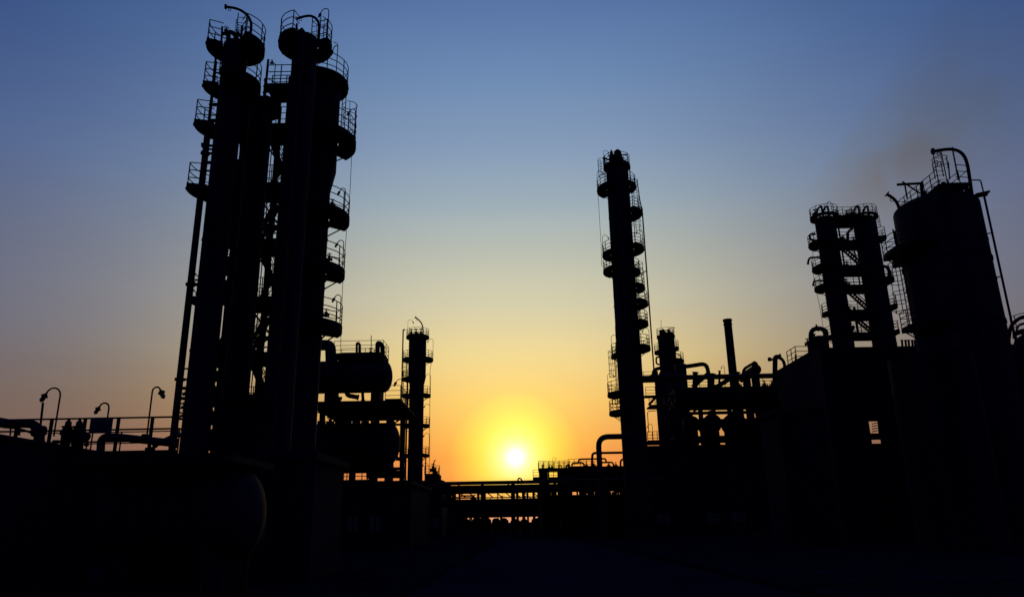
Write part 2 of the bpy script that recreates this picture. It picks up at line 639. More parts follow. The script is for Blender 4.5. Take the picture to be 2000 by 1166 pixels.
def drum(parent, c, r, x0, x1, n=36, name='shell', m=None, axis='X'):
    """lying vessel with elliptical heads"""
    prof = []
    hd = r * .5
    for i in range(9):
        a = math.pi / 2 * i / 8
        prof.append((max(.002, r * math.sin(a)), x0 + hd - hd * math.cos(a)))
    for i in range(9):
        a = math.pi / 2 * (1 - i / 8)
        prof.append((max(.002, r * math.sin(a)), x1 - hd + hd * math.cos(a)))
    return MB().lathe(prof, (0, c[1], c[2]) if axis == 'X' else (c[0], 0, c[2]), n, axis).build(name, m or M_SHELL, parent, True)

# ------------------------------------------------------------------ ground, road, kerbs
def structure(mb, name, m):
    o = mb.build(name, m)
    o['kind'] = 'structure'
    return o

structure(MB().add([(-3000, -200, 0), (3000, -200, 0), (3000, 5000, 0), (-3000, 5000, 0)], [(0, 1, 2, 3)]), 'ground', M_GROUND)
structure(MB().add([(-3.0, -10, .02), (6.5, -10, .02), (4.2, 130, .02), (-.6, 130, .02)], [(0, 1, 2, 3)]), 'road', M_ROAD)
for nm, xa, xb in (('kerb_left', -3.15, -.75), ('kerb_right', 6.5, 4.2)):
    kb = bpy.data.objects.new(nm, None)
    COL.objects.link(kb)
    kb['kind'] = 'structure'
    i = 0
    y = 6.0
    while y < 70:
        f0, f1 = (y + 10) / 140, (y + 10 + .97) / 140
        x0, x1 = xa + (xb - xa) * f0, xa + (xb - xa) * f1
        MB().add([(x0, y, 0), (x0 + .15, y, 0), (x1 + .15, y + .97, 0), (x1, y + .97, 0), (x0 + .02, y, .13), (x0 + .13, y, .13), (x1 + .13, y + .97, .13), (x1 + .02, y + .97, .13)],
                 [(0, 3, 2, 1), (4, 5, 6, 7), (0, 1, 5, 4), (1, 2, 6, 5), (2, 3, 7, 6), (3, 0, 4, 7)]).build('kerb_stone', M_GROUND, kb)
        y += 1.0

# ------------------------------------------------------------------ left pair: tall slender column (nearest the left edge)
YA = 30.0
A = Column('distillation_column', 'tall slender column furthest left, with bent davit arm pointing left on top', 'column', 434, 350, YA)
rA = A.m(26, 350)
A.shell([(rA * 1.02, 0), (rA * 1.02, 1.2), (rA, 1.25), (rA, A.z(92))])
A.plat(96, -52, 208, 57.5, rA)
zt = A.pz
ladder(A.root, A.c, rA, 100, A.z(172), ZAX(A.x, 31.1, 36), cage_z0=zt + .3)
A.plat(171, -95, 193, 57.5, rA)
ladder(A.root, A.c, rA, 200, A.z(250), A.z(165) + 1.2, cage=False)
A.plat(248, 60, 196, 66, rA)
A.plat(372, 75, 196, 68, rA)
A.plat(588, 130, 185, 40, rA)
# long riser along the left side of the column, with offset thinner top
def px_vert(col, xtop, ytop, ybot, Y, wpx, name='riser_pipe', n=12, fl=()):
    """true vertical pipe whose top shows at (xtop, ytop)"""
    t = P(xtop, ytop, Y)
    zb = ZAX(t.x, Y, ybot) if ybot is not None else 0
    r = wpx / 2 * DEP(t) / FPX
    mb = MB().tube([(t.x, Y, zb), (t.x, Y, t.z)], r, n)
    for yy in fl:
        z = ZAX(t.x, Y, yy)
        mb.tube([(t.x, Y, z - .05), (t.x, Y, z + .05)], r * 1.45, n)
    return mb.build(name, M_PIPE, col.root if hasattr(col, 'root') else col, True)
px_vert(A, 422, 108, 240, YA, 4.2)
px_vert(A, 408, 238, 905, YA, 12, fl=(300, 556, 741))
lad = MB()
for yy in (236, 205):
    a_, b_ = P(409, yy, YA), P(425, yy, YA)
    lad.bar(a_, b_, .12, .12)
for yy in (285, 292, 300, 318, 334, 547, 556, 720, 741, 758, 768, 778, 788, 797, 806, 818, 838):
    xx = 405 - (yy - 240) * .1075
    a_, b_ = P(xx, yy, YA), P(xx + 26, yy, YA)
    lad.bar(a_, b_, .1, random.choice((.05, .08, .12)))
lad.build('pipe_support', M_STEEL, A.root)
for yy in (770, 795, 812):
    flange_valve(A.root, P(405 - (yy - 240) * .1075 + 14, yy, YA - .2), .12)
vk = MB().tube([P(404, 284, YA), P(395, 284, YA)], .05, 8)
vk.tube([P(396, 284, YA), P(394.5, 284, YA)], .12, 10)
vk.build('drain_valve', M_STEEL, A.root, True)
davit(A.root, [(488, 92), (489, 70), (490.5, 47), (484, 32), (472, 22), (458, 16.5), (441.5, 14)], YA - .6, 5.2)
# overhead line and valves on the head
px_pipe(A.root, [(446, 88), (446, 62), (458, 66), (464, 82)], YA + .1, 9, 'overhead_pipe', rad=.3)
flange_valve(A.root, P(441, 66, YA - .2), .2)
flange_valve(A.root, P(464, 70, YA + .2), .18)
MB().tube([P(432, 88, YA - .3), P(434, 53, YA - .3)], .05, 8).build('vent_pipe', M_PIPE, A.root, True)
MB().tube([P(470, 83, YA + .4), P(473, 51, YA + .4)], .06, 8).build('vent_pipe', M_PIPE, A.root, True)
px_vert(A, 466, 170, 905, YA + .75, 3.2, 'instrument_line')

# column standing behind it
A2 = Column('distillation_column', 'thicker column half hidden behind the furthest left slender column', 'column', 497, 300, 34.0)
rA2 = A2.m(30, 350)
A2.shell([(rA2, 0), (rA2, A2.z(205))])
A2.plat(213, -60, 170, 45, rA2, fine=False)
ladder(A2.root, A2.c, rA2, 185, 3, A2.z(300), cage=False)

# cable trays and boxes in the gap between the two, leaving slits of sky
for ya_, yb_ in ((192, 280), (312, 486), (501, 538), (547, 596), (662, 718), (724, 745), (755, 795), (803, 830), (838, 880)):
    x_ = P(467, 300, YA + .5).x
    MB().box(x_ - .34, x_ + .3, YA + .45, YA + .6, ZAX(x_, YA + .5, yb_), ZAX(x_, YA + .5, ya_)).build('cable_tray', M_STEEL, A2.root)

# ------------------------------------------------------------------ second slender column of the left pair
YB = 30.0
B = Column('distillation_column', 'tall slender column of the left pair with davit arm bent over its round top deck', 'column', 594, 125, YB)
rB = B.m(24.5, 125)
B.shell([(rB * 1.02, 0), (rB * 1.02, 1.2), (rB, 1.25), (rB, B.z(80))])
B.plat(93, -22, 256, 52.5, rB)
B.lamp(-20, inward=True, h=1.75, reach=.45)
ladder(B.root, B.c, rB, 74, B.z(168), ZAX(B.x, 30.9, 36), cage_z0=B.pz + .3)
davit(B.root, [(621, 92), (622, 70), (623, 50), (618, 38), (607, 32), (594, 33), (580, 37)], YB - .5, 5.0)
for dx in (-9, 6):
    mb = MB()
    p = P(582 + dx, 80, YB - .25)
    mb.tube([p, p + Vector((0, 0, .55)), p + Vector((0, 0, .7))], [.14, .14, .03], 10)
    mb.build('lifting_lug', M_STEEL, B.root, True)
px_pipe(B.root, [(580, 84), (579, 62), (592, 64), (594, 84)], YB - .3, 7, 'overhead_pipe', rad=.25)
px_vert(B, 580, 47, 70, YB - .3, 4.0, 'vent_pipe')
px_vert(B, 593, 62, 905, YB - rB - .18, 6.5, 'riser_pipe', fl=(140, 300, 470, 640))
px_vert(B, 566, 150, 900, YB - .35, 4.5, 'riser_pipe')
MB().tube(elbow_path([P(652, 83, YB), P(660, 86, YB), ZAX(0, YB, 86) and Vector((P(660, 86, YB).x, YB, B.z(162)))], .1), .018, 6).build('conduit', M_RAIL, B.root, True)

# ------------------------------------------------------------------ wide stepped column behind it
YB2 = 33.0
B2 = Column('distillation_column', 'broad stepped column with half round decks down its right side', 'column', 622, 168, YB2)
ru, rl_ = B2.m(45.5, 300), B2.m(38, 500)
B2.shell([(rl_, 0), (rl_, B2.z(374)), (ru, B2.z(334)), (ru, B2.z(160))])
B2.plat(170, -100, 62, 59, ru * .96)
B2.lamp(-40, h=1.7, reach=.4)
B2.plat(281, -75, 55, 82, ru)
B2.lamp(-4, h=1.7, reach=.3)
ladder(B2.root, B2.c, ru + .08, 36, B2.z(276), B2.z(176) + .2, cage_z0=B2.z(250), cr_=.4)
for yy, R_ in ((430, 79), (536, 77), (645, 79)):
    B2.plat(yy, -80, 44, R_, rl_)
    B2.lamp(-16 if yy == 430 else -6, h=1.5 if yy > 500 else 1.3, reach=.3)
    flange_valve(B2.root, (B2.x + rl_ + .25, YB2 - .35, B2.pz + .5), .17)
mb = MB()
mb.tube([P(688, 232, YB2 - .3), P(687, 300, YB2 - .3), P(683.5, 377, YB2 - .3), P(677, 448, YB2 - .3), P(669, 563, YB2 - .3), P(664.5, 700, YB2 - .3), P(662, 745, YB2 - .3)], .014, 5)
mb.build('conduit', M_RAIL, B2.root, True)

# ------------------------------------------------------------------ foot bridge between the pair, high up
fb = thing('foot_bridge', 'short railed foot bridge high up between the two tall left columns', 'foot bridge', P(545, 178, 30.6))
x0, x1 = P(517, 170, 30.2).x, P(575, 170, 30.2).x
zb = ZAX((x0 + x1) / 2, 30.2, 166)
MB().box(x0, x1, 30.2, 31.15, zb - .06, zb).build('deck', M_STEEL, fb)
for y_ in (30.22, 31.1):
    mb = MB()
    ibeam(mb, (x0, y_, zb - .22), (x1, y_, zb - .22), .15, .3)
    mb.build('girder', M_STEEL, fb)
straight_rail(fb, (x0, 30.25, zb), (x1, 30.25, zb), spacing=.6)
straight_rail(fb, (x0, 31.1, zb), (x1, 31.1, zb), spacing=.6, fine=False)
px_vert(fb, 524, 117, 235, 30.1, 4.4, 'vent_pipe')
flange_valve(fb, P(531, 124, 30.1), .1)
MB().tube(elbow_path([P(527, 124, 30.1), P(538, 124, 30.1), P(535, 168, 30.1)], .08), .02, 6).build('conduit', M_RAIL, fb, True)

# ------------------------------------------------------------------ stair tower between the pair
sx0, sx1 = P(478, 470, 35.4).x, P(566, 470, 35.4).x
YS0, YS1 = 35.2, 36.9
stw = thing('stair_tower', 'open steel stair tower with zigzag flights between the tall left columns', 'stair tower', ((sx0 + sx1) / 2, 36, 0))
lev_px = [905, 800, 692, 583, 470, 360, 245]
lev = [0.0 if i == 0 else ZAX((sx0 + sx1) / 2, YS0, y_) for i, y_ in enumerate(lev_px)]
for x_ in (sx0, (sx0 * .42 + sx1 * .58), sx1):
    for y_ in (YS0, YS1):
        mb = MB()
        ibeam(mb, (x_, y_, 0), (x_, y_, lev[-1] + 1.1), .13, .13)
        mb.build('post', M_STEEL, stw)
for i in range(1, len(lev)):
    zz = lev[i]
    o = MB().box(sx0 - .1, sx1 + .1, YS0, YS1, zz - .06, zz).build('landing', M_STEEL, stw)
    for y_ in (YS0, YS1):
        mb = MB()
        ibeam(mb, (sx0 - .1, y_, zz - .16), (sx1 + .1, y_, zz - .16), .12, .22)
        mb.build('beam', M_STEEL, o)
    straight_rail(o, (sx0, YS0, zz), (sx1, YS0, zz), spacing=.62, fine=False)
    straight_rail(o, (sx0, YS1, zz), (sx1, YS1, zz), spacing=.62, fine=False)
for i in range(len(lev) - 1):
    za, zb_ = lev[i], lev[i + 1]
    up_ = i % 2 == 0
    xa, xb = (sx0 + .5, sx1 - .5) if up_ else (sx1 - .5, sx0 + .5)
    yy = YS0 + .15 if up_ else YS0 + .85
    mb = MB()
    for dy in (0, .62):
        mb.bar((xa, yy + dy, za), (xb, yy + dy, zb_), .03, .2)
    n = 12
    for k in range(1, n):
        t = k / n
        x_, z_ = xa + (xb - xa) * t, za + (zb_ - za) * t
        mb.box(x_ - .11, x_ + .11, yy + .02, yy + .6, z_ - .015, z_ + .015)
    o = mb.build('stair_flight', M_STEEL, stw)
    mb = MB()
    for dy in (0, .62):
        for hh in (.5, 1.0):
            mb.tube([(xa, yy + dy, za + hh), (xb, yy + dy, zb_ + hh)], .02, 5)
        for k in range(4):
            t = (k + .5) / 4
            mb.tube([(xa + (xb - xa) * t, yy + dy, za + (zb_ - za) * t), (xa + (xb - xa) * t, yy + dy, za + (zb_ - za) * t + 1.0)], .02, 5)
    mb.build('handrail', M_RAIL, o)

for xt, w_ in ((541, 3.0), (534, 2.2), (549, 4.0)):
    px_vert(stw, xt, 250, 905, YS1 + .4, w_, 'riser_pipe', 8)
for i in range(1, len(lev) - 1):
    zz = (lev[i] + lev[i + 1]) / 2
    o = MB().box(sx0 + .9, sx1 - .35, YS1 - .5, YS1 + .1, zz - .3, zz - .2).build('half_landing', M_STEEL, stw)
    straight_rail(o, (sx0 + .9, YS1 + .1, zz - .2), (sx1 - .35, YS1 + .1, zz - .2), spacing=.5, fine=False)
    MB().bar((sx0, YS1 + .1, lev[i]), (sx1, YS1 + .1, lev[i + 1]), .09, .09).build('brace', M_STEEL, stw)
    MB().bar((sx1, YS1 + .25, lev[i]), (sx0, YS1 + .25, lev[i + 1]), .09, .09).build('brace', M_STEEL, stw)

# ------------------------------------------------------------------ drum structure right of the pair
dsx0, dsx1 = P(600, 779, 55).x, P(783, 779, 55).x
zd3 = ZAX(dsx1, 55, 781)
zd2 = ZAX(dsx1, 55, 906)
zd1 = ZAX(dsx1, 55, 938)
ds = thing('drum_structure', 'two level steel frame carrying the lying drums beside the left columns', 'steel frame', ((dsx0 + dsx1) / 2, 59, 0))
for zz, xr, yb, bh in ((zd3, dsx1, 63.4, .28), (zd2, dsx1 - .8, 59.3, .2)):
    o = MB().box(dsx0, xr, 55, yb, zz - .12, zz).build('deck', M_STEEL, ds)
    for y_ in [q_ for q_ in (55.1, 58.2, 61.2) if q_ < yb - .5] + [yb - .1]:
        mb = MB()
        ibeam(mb, (dsx0, y_, zz - .12 - bh / 2), (xr - .02, y_, zz - .12 - bh / 2), .25, bh)
        mb.build('beam', M_STEEL, o)
    for x_ in (dsx0 + .3, dsx0 + 3, xr - .2):
        mb = MB()
        ibeam(mb, (x_, 55.3, zz - .12 - bh * .45), (x_, yb - .3, zz - .12 - bh * .45), .22, bh * .86)
        mb.build('beam', M_STEEL, o)
o3 = ds.children[0]
straight_rail(o3, (P(752, 779, 55).x, 55.05, zd3), (dsx1 - .05, 55.05, zd3), spacing=1.2)
straight_rail(o3, (dsx1 - .05, 55.05, zd3), (dsx1 - .05, 63.3, zd3), spacing=1.5)
for xp in (625, 690, 733, 757):
    for y_ in (55.4, 62.5):
        x_ = P(xp, 850, 55).x
        mb = MB()
        ibeam(mb, (x_, y_, 0), (x_, y_, zd3 - .55), .35, .4)
        mb.build('post', M_STEEL, ds)
mb = MB()
mb.bar(P(766, 829, 55.4), P(803, 829, 55.4), .12, .16)
mb.bar(P(768, 828, 55.5), P(784, 817, 55.5), .1, .1)
mb.build('bracket_beam', M_STEEL, ds)
# floor level rail seen through the gap
straight_rail(ds, (dsx0 + 1, 55.2, zd1), (P(735, 935, 55).x, 55.2, zd1), spacing=1.0, tr=.03)

d1 = thing('horizontal_drum', 'large lying drum on the upper frame beside the left columns', 'drum', P(690, 790, 58.5), 'lying drums on the steel frame')
pc = P(690, 736, 58.5)
r1 = 31.5 * DEP(pc) / FPX
drum(d1, pc, r1, P(598, 736, 58.5).x, P(766, 736, 58.5).x)
for xp in (648, 737):
    x_ = P(xp, 770, 58.5).x
    mb = MB().box(x_ - .35, x_ + .35, 57.6, 59.4, zd3 + .001, pc.z - r1 * .75)
    mb.build('saddle', M_STEEL, d1)
px_pipe(d1, [(676, 760), (678, 772), (700, 776)], 58.4, 9, 'drain_pipe', rad=.4)
px_pipe(d1, [(640, 760), (652, 775), (664, 782)], 58, 12, 'drain_pipe', rad=.4)
px_pipe(d1, [(708, 764), (709, 782)], 58, 6, 'drain_pipe')
# walkway on top of the drum with nozzles
zw = ZAX(pc.x, 57.5, 692)
wk = MB().box(P(652, 692, 57.5).x, P(748, 692, 57.5).x, 57.4, 60.2, zw - .18, zw).build('platform', M_STEEL, d1)
straight_rail(wk, (P(652, 692, 57.5).x, 57.5, zw), (P(748, 692, 57.5).x, 57.5, zw), spacing=1.9)
straight_rail(wk, (P(748, 692, 57.5).x, 57.5, zw), (P(748, 692, 57.5).x, 60.1, zw), spacing=1.2)
straight_rail(wk, (P(652, 692, 57.5).x, 60.1, zw), (P(748, 692, 57.5).x, 60.1, zw), spacing=1.9, fine=False)
for xp in (658, 690, 722, 744):
    mb = MB().bar((P(xp, 700, 57.6).x, 57.6, zw - .1), (P(xp, 700, 57.6).x, 57.6, pc.z), .12, .12)
    mb.build('leg', M_STEEL, d1)
px_pipe(d1, [(696.5, 700), (697, 669), (703, 672), (703, 700)], 57.9, 4.6, 'nozzle_pipe', rad=.12)
px_pipe(d1, [(737, 712), (737.5, 668), (747, 674), (748, 712)], 58.0, 9, 'nozzle_pipe', rad=.3)
px_pipe(d1, [(600, 674), (645, 674), (646, 690), (647, 735)], 56.8, 21, 'inlet_pipe', rad=1.0, n=20)
MB().tube([P(725, 696, 58), P(725, 655, 58)], .035, 6).build('vent_pipe', M_PIPE, d1, True)
flange_valve(d1, P(724, 691, 57.7), .25)
flange_valve(d1, P(731, 692, 57.7), .2)
mb = MB()
for xp, w_ in ((675, 5), (700, 3), (714, 4)):
    p_ = P(xp, 704, 58.5)
    mb.tube([p_ - Vector((0, 0, .6)), p_ + Vector((0, 0, .35))], w_ * .02, 8)
mb.build('nozzle', M_STEEL, d1, True)

d2 = thing('horizontal_drum', 'lying drum on the lower level under the upper drum', 'drum', P(690, 905, 58.5), 'lying drums on the steel frame')
pc2 = P(690, 867, 58.5)
r2 = 40 * DEP(pc2) / FPX
drum(d2, pc2, r2, P(590, 868, 58.5).x, P(781, 868, 58.5).x)
for xp in (650, 740):
    x_ = P(xp, 870, 58.5).x
    MB().box(x_ - .3, x_ + .3, 57.4, 59.2, zd2 + .002, pc2.z - r2 * .7).build('saddle', M_STEEL, d2)
px_pipe(d2, [(770, 880), (786, 881), (792, 890), (792, 938)], 57.5, 3.5, 'outlet_pipe', rad=.5)
px_pipe(d2, [(775, 895), (786, 898), (786, 940)], 56.5, 7, 'outlet_pipe', rad=.4)

for k, (xa_, xb_, yy, w_) in enumerate(((600, 668, 925, 16), (717, 790, 926, 15), (600, 790, 915, 6))):
    px_pipe(d2, [(xa_, yy), (xb_, yy)], 58.5 + k, w_, 'header_pipe')
for xp in (662, 684):
    px_vert(d2, xp, 905, 960, 56.5, 3.5, 'drain_pipe', 8)
for k in range(6):
    flange_valve(d2, P(628 + 17 * k, 826, 57.2), .35)

# two gooseneck lamps standing on the upper deck corner
def lamp_thing(base, u, h, reach, label, r=.03, s=1.0, group=None):
    t = thing('gooseneck_lamp', label, 'lamp', base, group)
    pts = lamp_pts(base, u, h, reach)
    MB().tube(pts, r, 8).build('pole', M_RAIL, t, True)
    d = (pts[-1] - pts[-2]).normalized()
    mb = MB()
    p = pts[-1]
    prof = [(0, .035), (.03, .06), (.07, .07), (.09, .115), (.11, .115), (.13, .15), (.17, .15), (.18, .11), (.2, .1)]
    mb.tube([p + d * h_ * s for h_, r_ in prof], [r_ * s for h_, r_ in prof], 14)
    hd = mb.build('lamp_head', M_STEEL, t, True)
    mb = MB()
    prof = [(.2, .085), (.32, .085), (.38, .07), (.41, .03)]
    mb.tube([p + d * h_ * s for h_, r_ in prof], [r_ * s for h_, r_ in prof], 12)
    mb.build('glass', M_GLASS, hd, True)
    g = MB()
    x = d.cross(Vector((0, 1, 0))).normalized()
    y = d.cross(x)
    for k in range(6):
        a = math.pi * k / 3
        w_ = (math.cos(a) * x + math.sin(a) * y) * s
        g.tube([p + d * .19 * s + w_ * .1, p + d * .36 * s + w_ * .1, p + d * .44 * s + w_ * .02], .008 * s, 4)
    g.build('guard', M_STEEL, hd)
    return t
pl = P(787, 778, 56)
lamp_thing(pl, (-1, 0, 0), ZAX(pl.x, 56, 741) - pl.z, .55, 'gooseneck lamp on the right corner of the drum frame deck', .03, .9)

# low pump house closing the foot of the drum frame
def low_building(name, label, cat, px0, px1, Y0, Y1, pytop, bays=4, wall=M_CONC, group=None):
    xa, xb = P(px0, pytop, Y0).x, P(px1, pytop, Y0).x
    zt_ = ZAX((xa + xb) / 2, Y0, pytop)
    t = thing(name, label, cat, ((xa + xb) / 2, (Y0 + Y1) / 2, 0), group)
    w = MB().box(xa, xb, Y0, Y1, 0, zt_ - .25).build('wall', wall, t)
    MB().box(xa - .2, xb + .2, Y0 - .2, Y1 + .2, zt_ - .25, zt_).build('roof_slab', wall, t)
    step = (xb - xa) / bays
    for i in range(bays + 1):
        x_ = xa + step * i
        MB().box(x_ - .15, x_ + .15, Y0 - .12, Y0 - .002, 0, zt_ - .255).build('pilaster', wall, t)
    for i in range(bays):
        x_ = xa + step * (i + .5)
        hw = min(step * .3, 1.2)
        if i % 3 == 1:
            d_ = MB().box(x_ - .5, x_ + .5, Y0 - .05, Y0 - .003, 0.01, 2.1).build('door', M_STEEL, t)
            MB().box(x_ + .35, x_ + .42, Y0 - .09, Y0 - .052, 1.0, 1.12).build('handle', M_RAIL, d_)
        else:
            f_ = MB()
            f_.box(x_ - hw, x_ + hw, Y0 - .06, Y0 - .003, 1.1, 1.18).box(x_ - hw, x_ + hw, Y0 - .06, Y0 - .003, 2.22, 2.3)
            f_.box(x_ - hw, x_ - hw + .07, Y0 - .06, Y0 - .003, 1.18, 2.22).box(x_ + hw - .07, x_ + hw, Y0 - .06, Y0 - .003, 1.18, 2.22)
            f_.box(x_ - .03, x_ + .03, Y0 - .06, Y0 - .003, 1.18, 2.22)
            w_ = f_.build('window', M_STEEL, t)
            MB().box(x_ - hw + .07, x_ + hw - .07, Y0 - .03, Y0 - .003, 1.18, 2.22).build('pane', M_GLASS, w_)
    return t
low_building('switch_room', 'narrow dark cabin at the foot of the stair tower between the left columns', 'building', 452, 540, 32.6, 34.6, 772, 2)
low_building('pump_house', 'dark low pump house under the lying drums', 'building', 585, 800, 52, 64, 940, 5)
low_building('pump_house', 'low dark building at the feet of the tall left columns', 'building', 300, 610, 23.8, 28.2, 884, 5)
low_building('pump_house', 'dark low building right of the small far column, behind the pipe bridge', 'building', 800, 862, 96, 106, 938, 3)

# ------------------------------------------------------------------ small far column at the sun's left
YC = 104.0
C = Column('distillation_column', 'small far column left of the sun with pairs of round decks', 'column', 815, 700, YC)
rC, rC2 = C.m(17.2, 690), C.m(14.6, 850)
C.shell([(rC2, 0), (rC2, C.z(752)), (rC, C.z(738)), (rC, C.z(660))])
kf = dict(fine=False, tr=.03, brackets=True)
C.plat(660, 0, 360, 22.5, rC * .9, **kf)
zc = C.pz
C.lamp(180, False, h=2.6, reach=.7, sgn=Vector((1, 0, 0)), r=C.m(20, 660), s=1.4, )
davit(C.root, [(826, 660), (826.3, 645), (824, 633), (818, 625), (811.5, 620)], YC - .3, 2.6)
for k in range(3):
    flange_valve(C.root, (C.x - .9 + .7 * k, YC - .3, zc + .3), .5)
for yy, aL, aR, RL, RR in ((704, 1, 1, 29, 31.5), (742, 1, 0, 28, 0), (774, 1, 1, 29, 28), (833, 1, 1, 29, 27.5), (891, 1, 1, 29, 27.5)):
    rr_ = rC if yy < 745 else rC2
    if aR:
        C.plat(yy, -60, 50, RR, rr_, **kf)
        lamp_part(C.root, (C.x + C.pr - .05, YC, C.pz), (-1, 0, 0), 3.0, .7, .03, 1.3)
    if aL:
        C.plat(yy, 130, 235, RL, rr_, **kf)
lamp_part(C.root, (C.x + C.m(26, 930), YC, C.z(937)), (-1, 0, 0), 2.2, .7, .03, 1.3)
ladder(C.root, C.c, rC, 200, C.z(742), C.z(704), cage_z0=C.z(735), tr=.03)
ladder(C.root, C.c, rC2 + .2, 200, C.z(833), C.z(774), cage_z0=C.z(825), tr=.03)
px_vert(C, 787.5, 644, 900, YC - 1, 2.6, 'riser_pipe', 8)
MB().tube([P(787.5, 644.5, YC - 1), P(791.5, 643.5, YC - 1)], .1, 6).build('vent_pipe', M_PIPE, C.root, True)
px_vert(C, 796, 745, 935, YC - 1.5, 3.4, 'riser_pipe', 8)
px_vert(C, 791, 770, 935, YC + .5, 1.6, 'riser_pipe', 8)
px_vert(C, 831.5, 893, 937, YC + .5, 2.4, 'riser_pipe', 8)
MB().tube([P(843, 706, YC), P(840, 722, YC), P(839.5, 800, YC), P(839, 925, YC)], .035, 5).build('conduit', M_RAIL, C.root, True)

# roof equipment with bent vents, right of the small column
re_ = thing('roof_vent_unit', 'small block of roof equipment with two bent vents right of the small far column', 'roof equipment', P(843, 938, 98))
p0, p1 = P(830, 936, 98), P(859, 925, 98)
MB().box(p0.x, p1.x, 97.5, 100, p0.z - 1, p1.z - .1).build('base', M_STEEL, re_)
straight_rail(re_, (p0.x, 97.5, p1.z - .1), (p1.x, 97.5, p1.z - .1), spacing=1.1, tr=.035, fine=False)
px_pipe(re_, [(846.5, 932), (847, 903), (850, 898)], 98.5, 2.0, 'vent_pipe', rad=.2, n=8)
px_pipe(re_, [(856, 932), (856.5, 916), (859, 911.5)], 98.5, 1.6, 'vent_pipe', rad=.2, n=8)
flange_valve(re_, P(846, 918, 98.6), .5)
flange_valve(re_, P(850, 922, 98.6), .4)

# ------------------------------------------------------------------ pipe bridge across the middle
YP = 76.0
pb = thing('pipe_bridge', 'long elevated pipe bridge crossing in front of the setting sun', 'pipe bridge', (P(1040, 950, YP).x, YP + 3, 0))
xl, xr = P(850, 942, YP).x, P(1300, 942, YP).x
def zat(py, x=1000):
    return ZAX(P(x, py, YP).x, YP, py)
for k, (py, dy, rp, nm) in enumerate(((941.6, 0, 3.4, 'pipe'), (949.5, .2, 2.6, 'pipe'), (954.5, 1.2, 3.6, 'pipe'), (951, 2.2, 3, 'pipe'), (953, 3.3, 4, 'pipe'), (951, 4.4, 3, 'pipe'), (958.5, .4, 1.8, 'pipe'), (976, .6, 1.6, 'pipe'), (978, 2.5, 2.4, 'pipe'), (976, 4, 2.6, 'pipe'))):
    r_ = rp * YP / FPX
    z_ = zat(py) + (.0 if dy < 1 else dy * .01)
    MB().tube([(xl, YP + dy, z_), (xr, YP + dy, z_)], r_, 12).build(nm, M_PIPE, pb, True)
for xp in (877, 942, 1003, 1084, 1150, 1215):
    x_ = P(xp, 960, YP).x
    for y_ in (YP - .3, YP + 5.2):
        mb = MB()
        ibeam(mb, (x_, y_, 0), (x_, y_, zat(946)), .3, .3)
        mb.build('post', M_STEEL, pb)
    for py in (948, 961, 982):
        mb = MB()
        ibeam(mb, (x_, YP - .6, zat(py)), (x_, YP + 5.6, zat(py)), .25, .3)
        mb.build('cross_beam', M_STEEL, pb)
for py, h_ in ((952.5, .62), (983.5, .2), (971.0, .1)):
    for y_ in (YP - .34, YP + 5.3):
        mb = MB()
        ibeam(mb, (xl, y_, zat(py)), (xr, y_, zat(py)), .2, h_)
        mb.build('girder', M_STEEL, pb)
mb = MB()
for xp in range(880, 1080, 18):
    if xp % 54 == 44:
        continue
    mb.bar(P(xp, 962, YP - .1), P(xp + 12, 972, YP - .1), .06, .1)
mb.build('brace', M_STEEL, pb)
px_pipe(pb, [(1011, 945), (1012, 933), (1019, 935), (1019.5, 945)], YP, 3.0, 'expansion_loop', rad=.12, n=10)
for xp in (872, 896, 993, 1000):
    MB().bar(P(xp, 948, YP), P(xp, 943, YP), .16, .16).build('pipe_shoe', M_STEEL, pb)
straight_rail(pb, P(858, 985, YP + 4), P(940, 985, YP + 4), spacing=1.2, tr=.03, fine=False)

for xp, yt, w_ in ((884, 955, 2.5), (889, 955, 4), (897, 955, 3), (921, 972, 3), (934, 960, 5), (946, 955, 3), (972, 962, 2), (999, 955, 3), (1010, 955, 5), (1022, 955, 6), (1030, 955, 4), (1042, 960, 5), (1052, 955, 6), (1060, 955, 5), (1068, 955, 7)):
    px_vert(pb, xp, yt, None, YP + random.uniform(.5, 4.5), w_, 'drop_pipe', 8)
rb = random.Random(11)
xp = 1072.0
while xp < 1262:
    px_vert(pb, xp, rb.choice((955, 960, 966)), None, YP + rb.uniform(.5, 4.5), rb.uniform(3, 9), 'drop_pipe', 8)
    xp += rb.uniform(4, 9.5)
for py, dy in ((969, 3), (975, 1.5)):
    MB().tube([(P(1066, py, YP).x, YP + dy, zat(py)), (xr, YP + dy, zat(py))], .14, 10).build('pipe', M_PIPE, pb, True)
for xp in (880, 893, 926, 958, 981, 1005, 1015, 1026, 1037, 1046, 1056):
    flange_valve(pb, P(xp, 981, YP + 1), random.uniform(.25, .5))
px_pipe(pb, [(900, 968), (925, 968), (927, 985)], YP + 1.5, 3, 'drop_pipe', rad=.3, n=8)
px_pipe(pb, [(870, 966), (879, 966), (881, 985)], YP + 1.5, 5, 'drop_pipe', rad=.3, n=8)

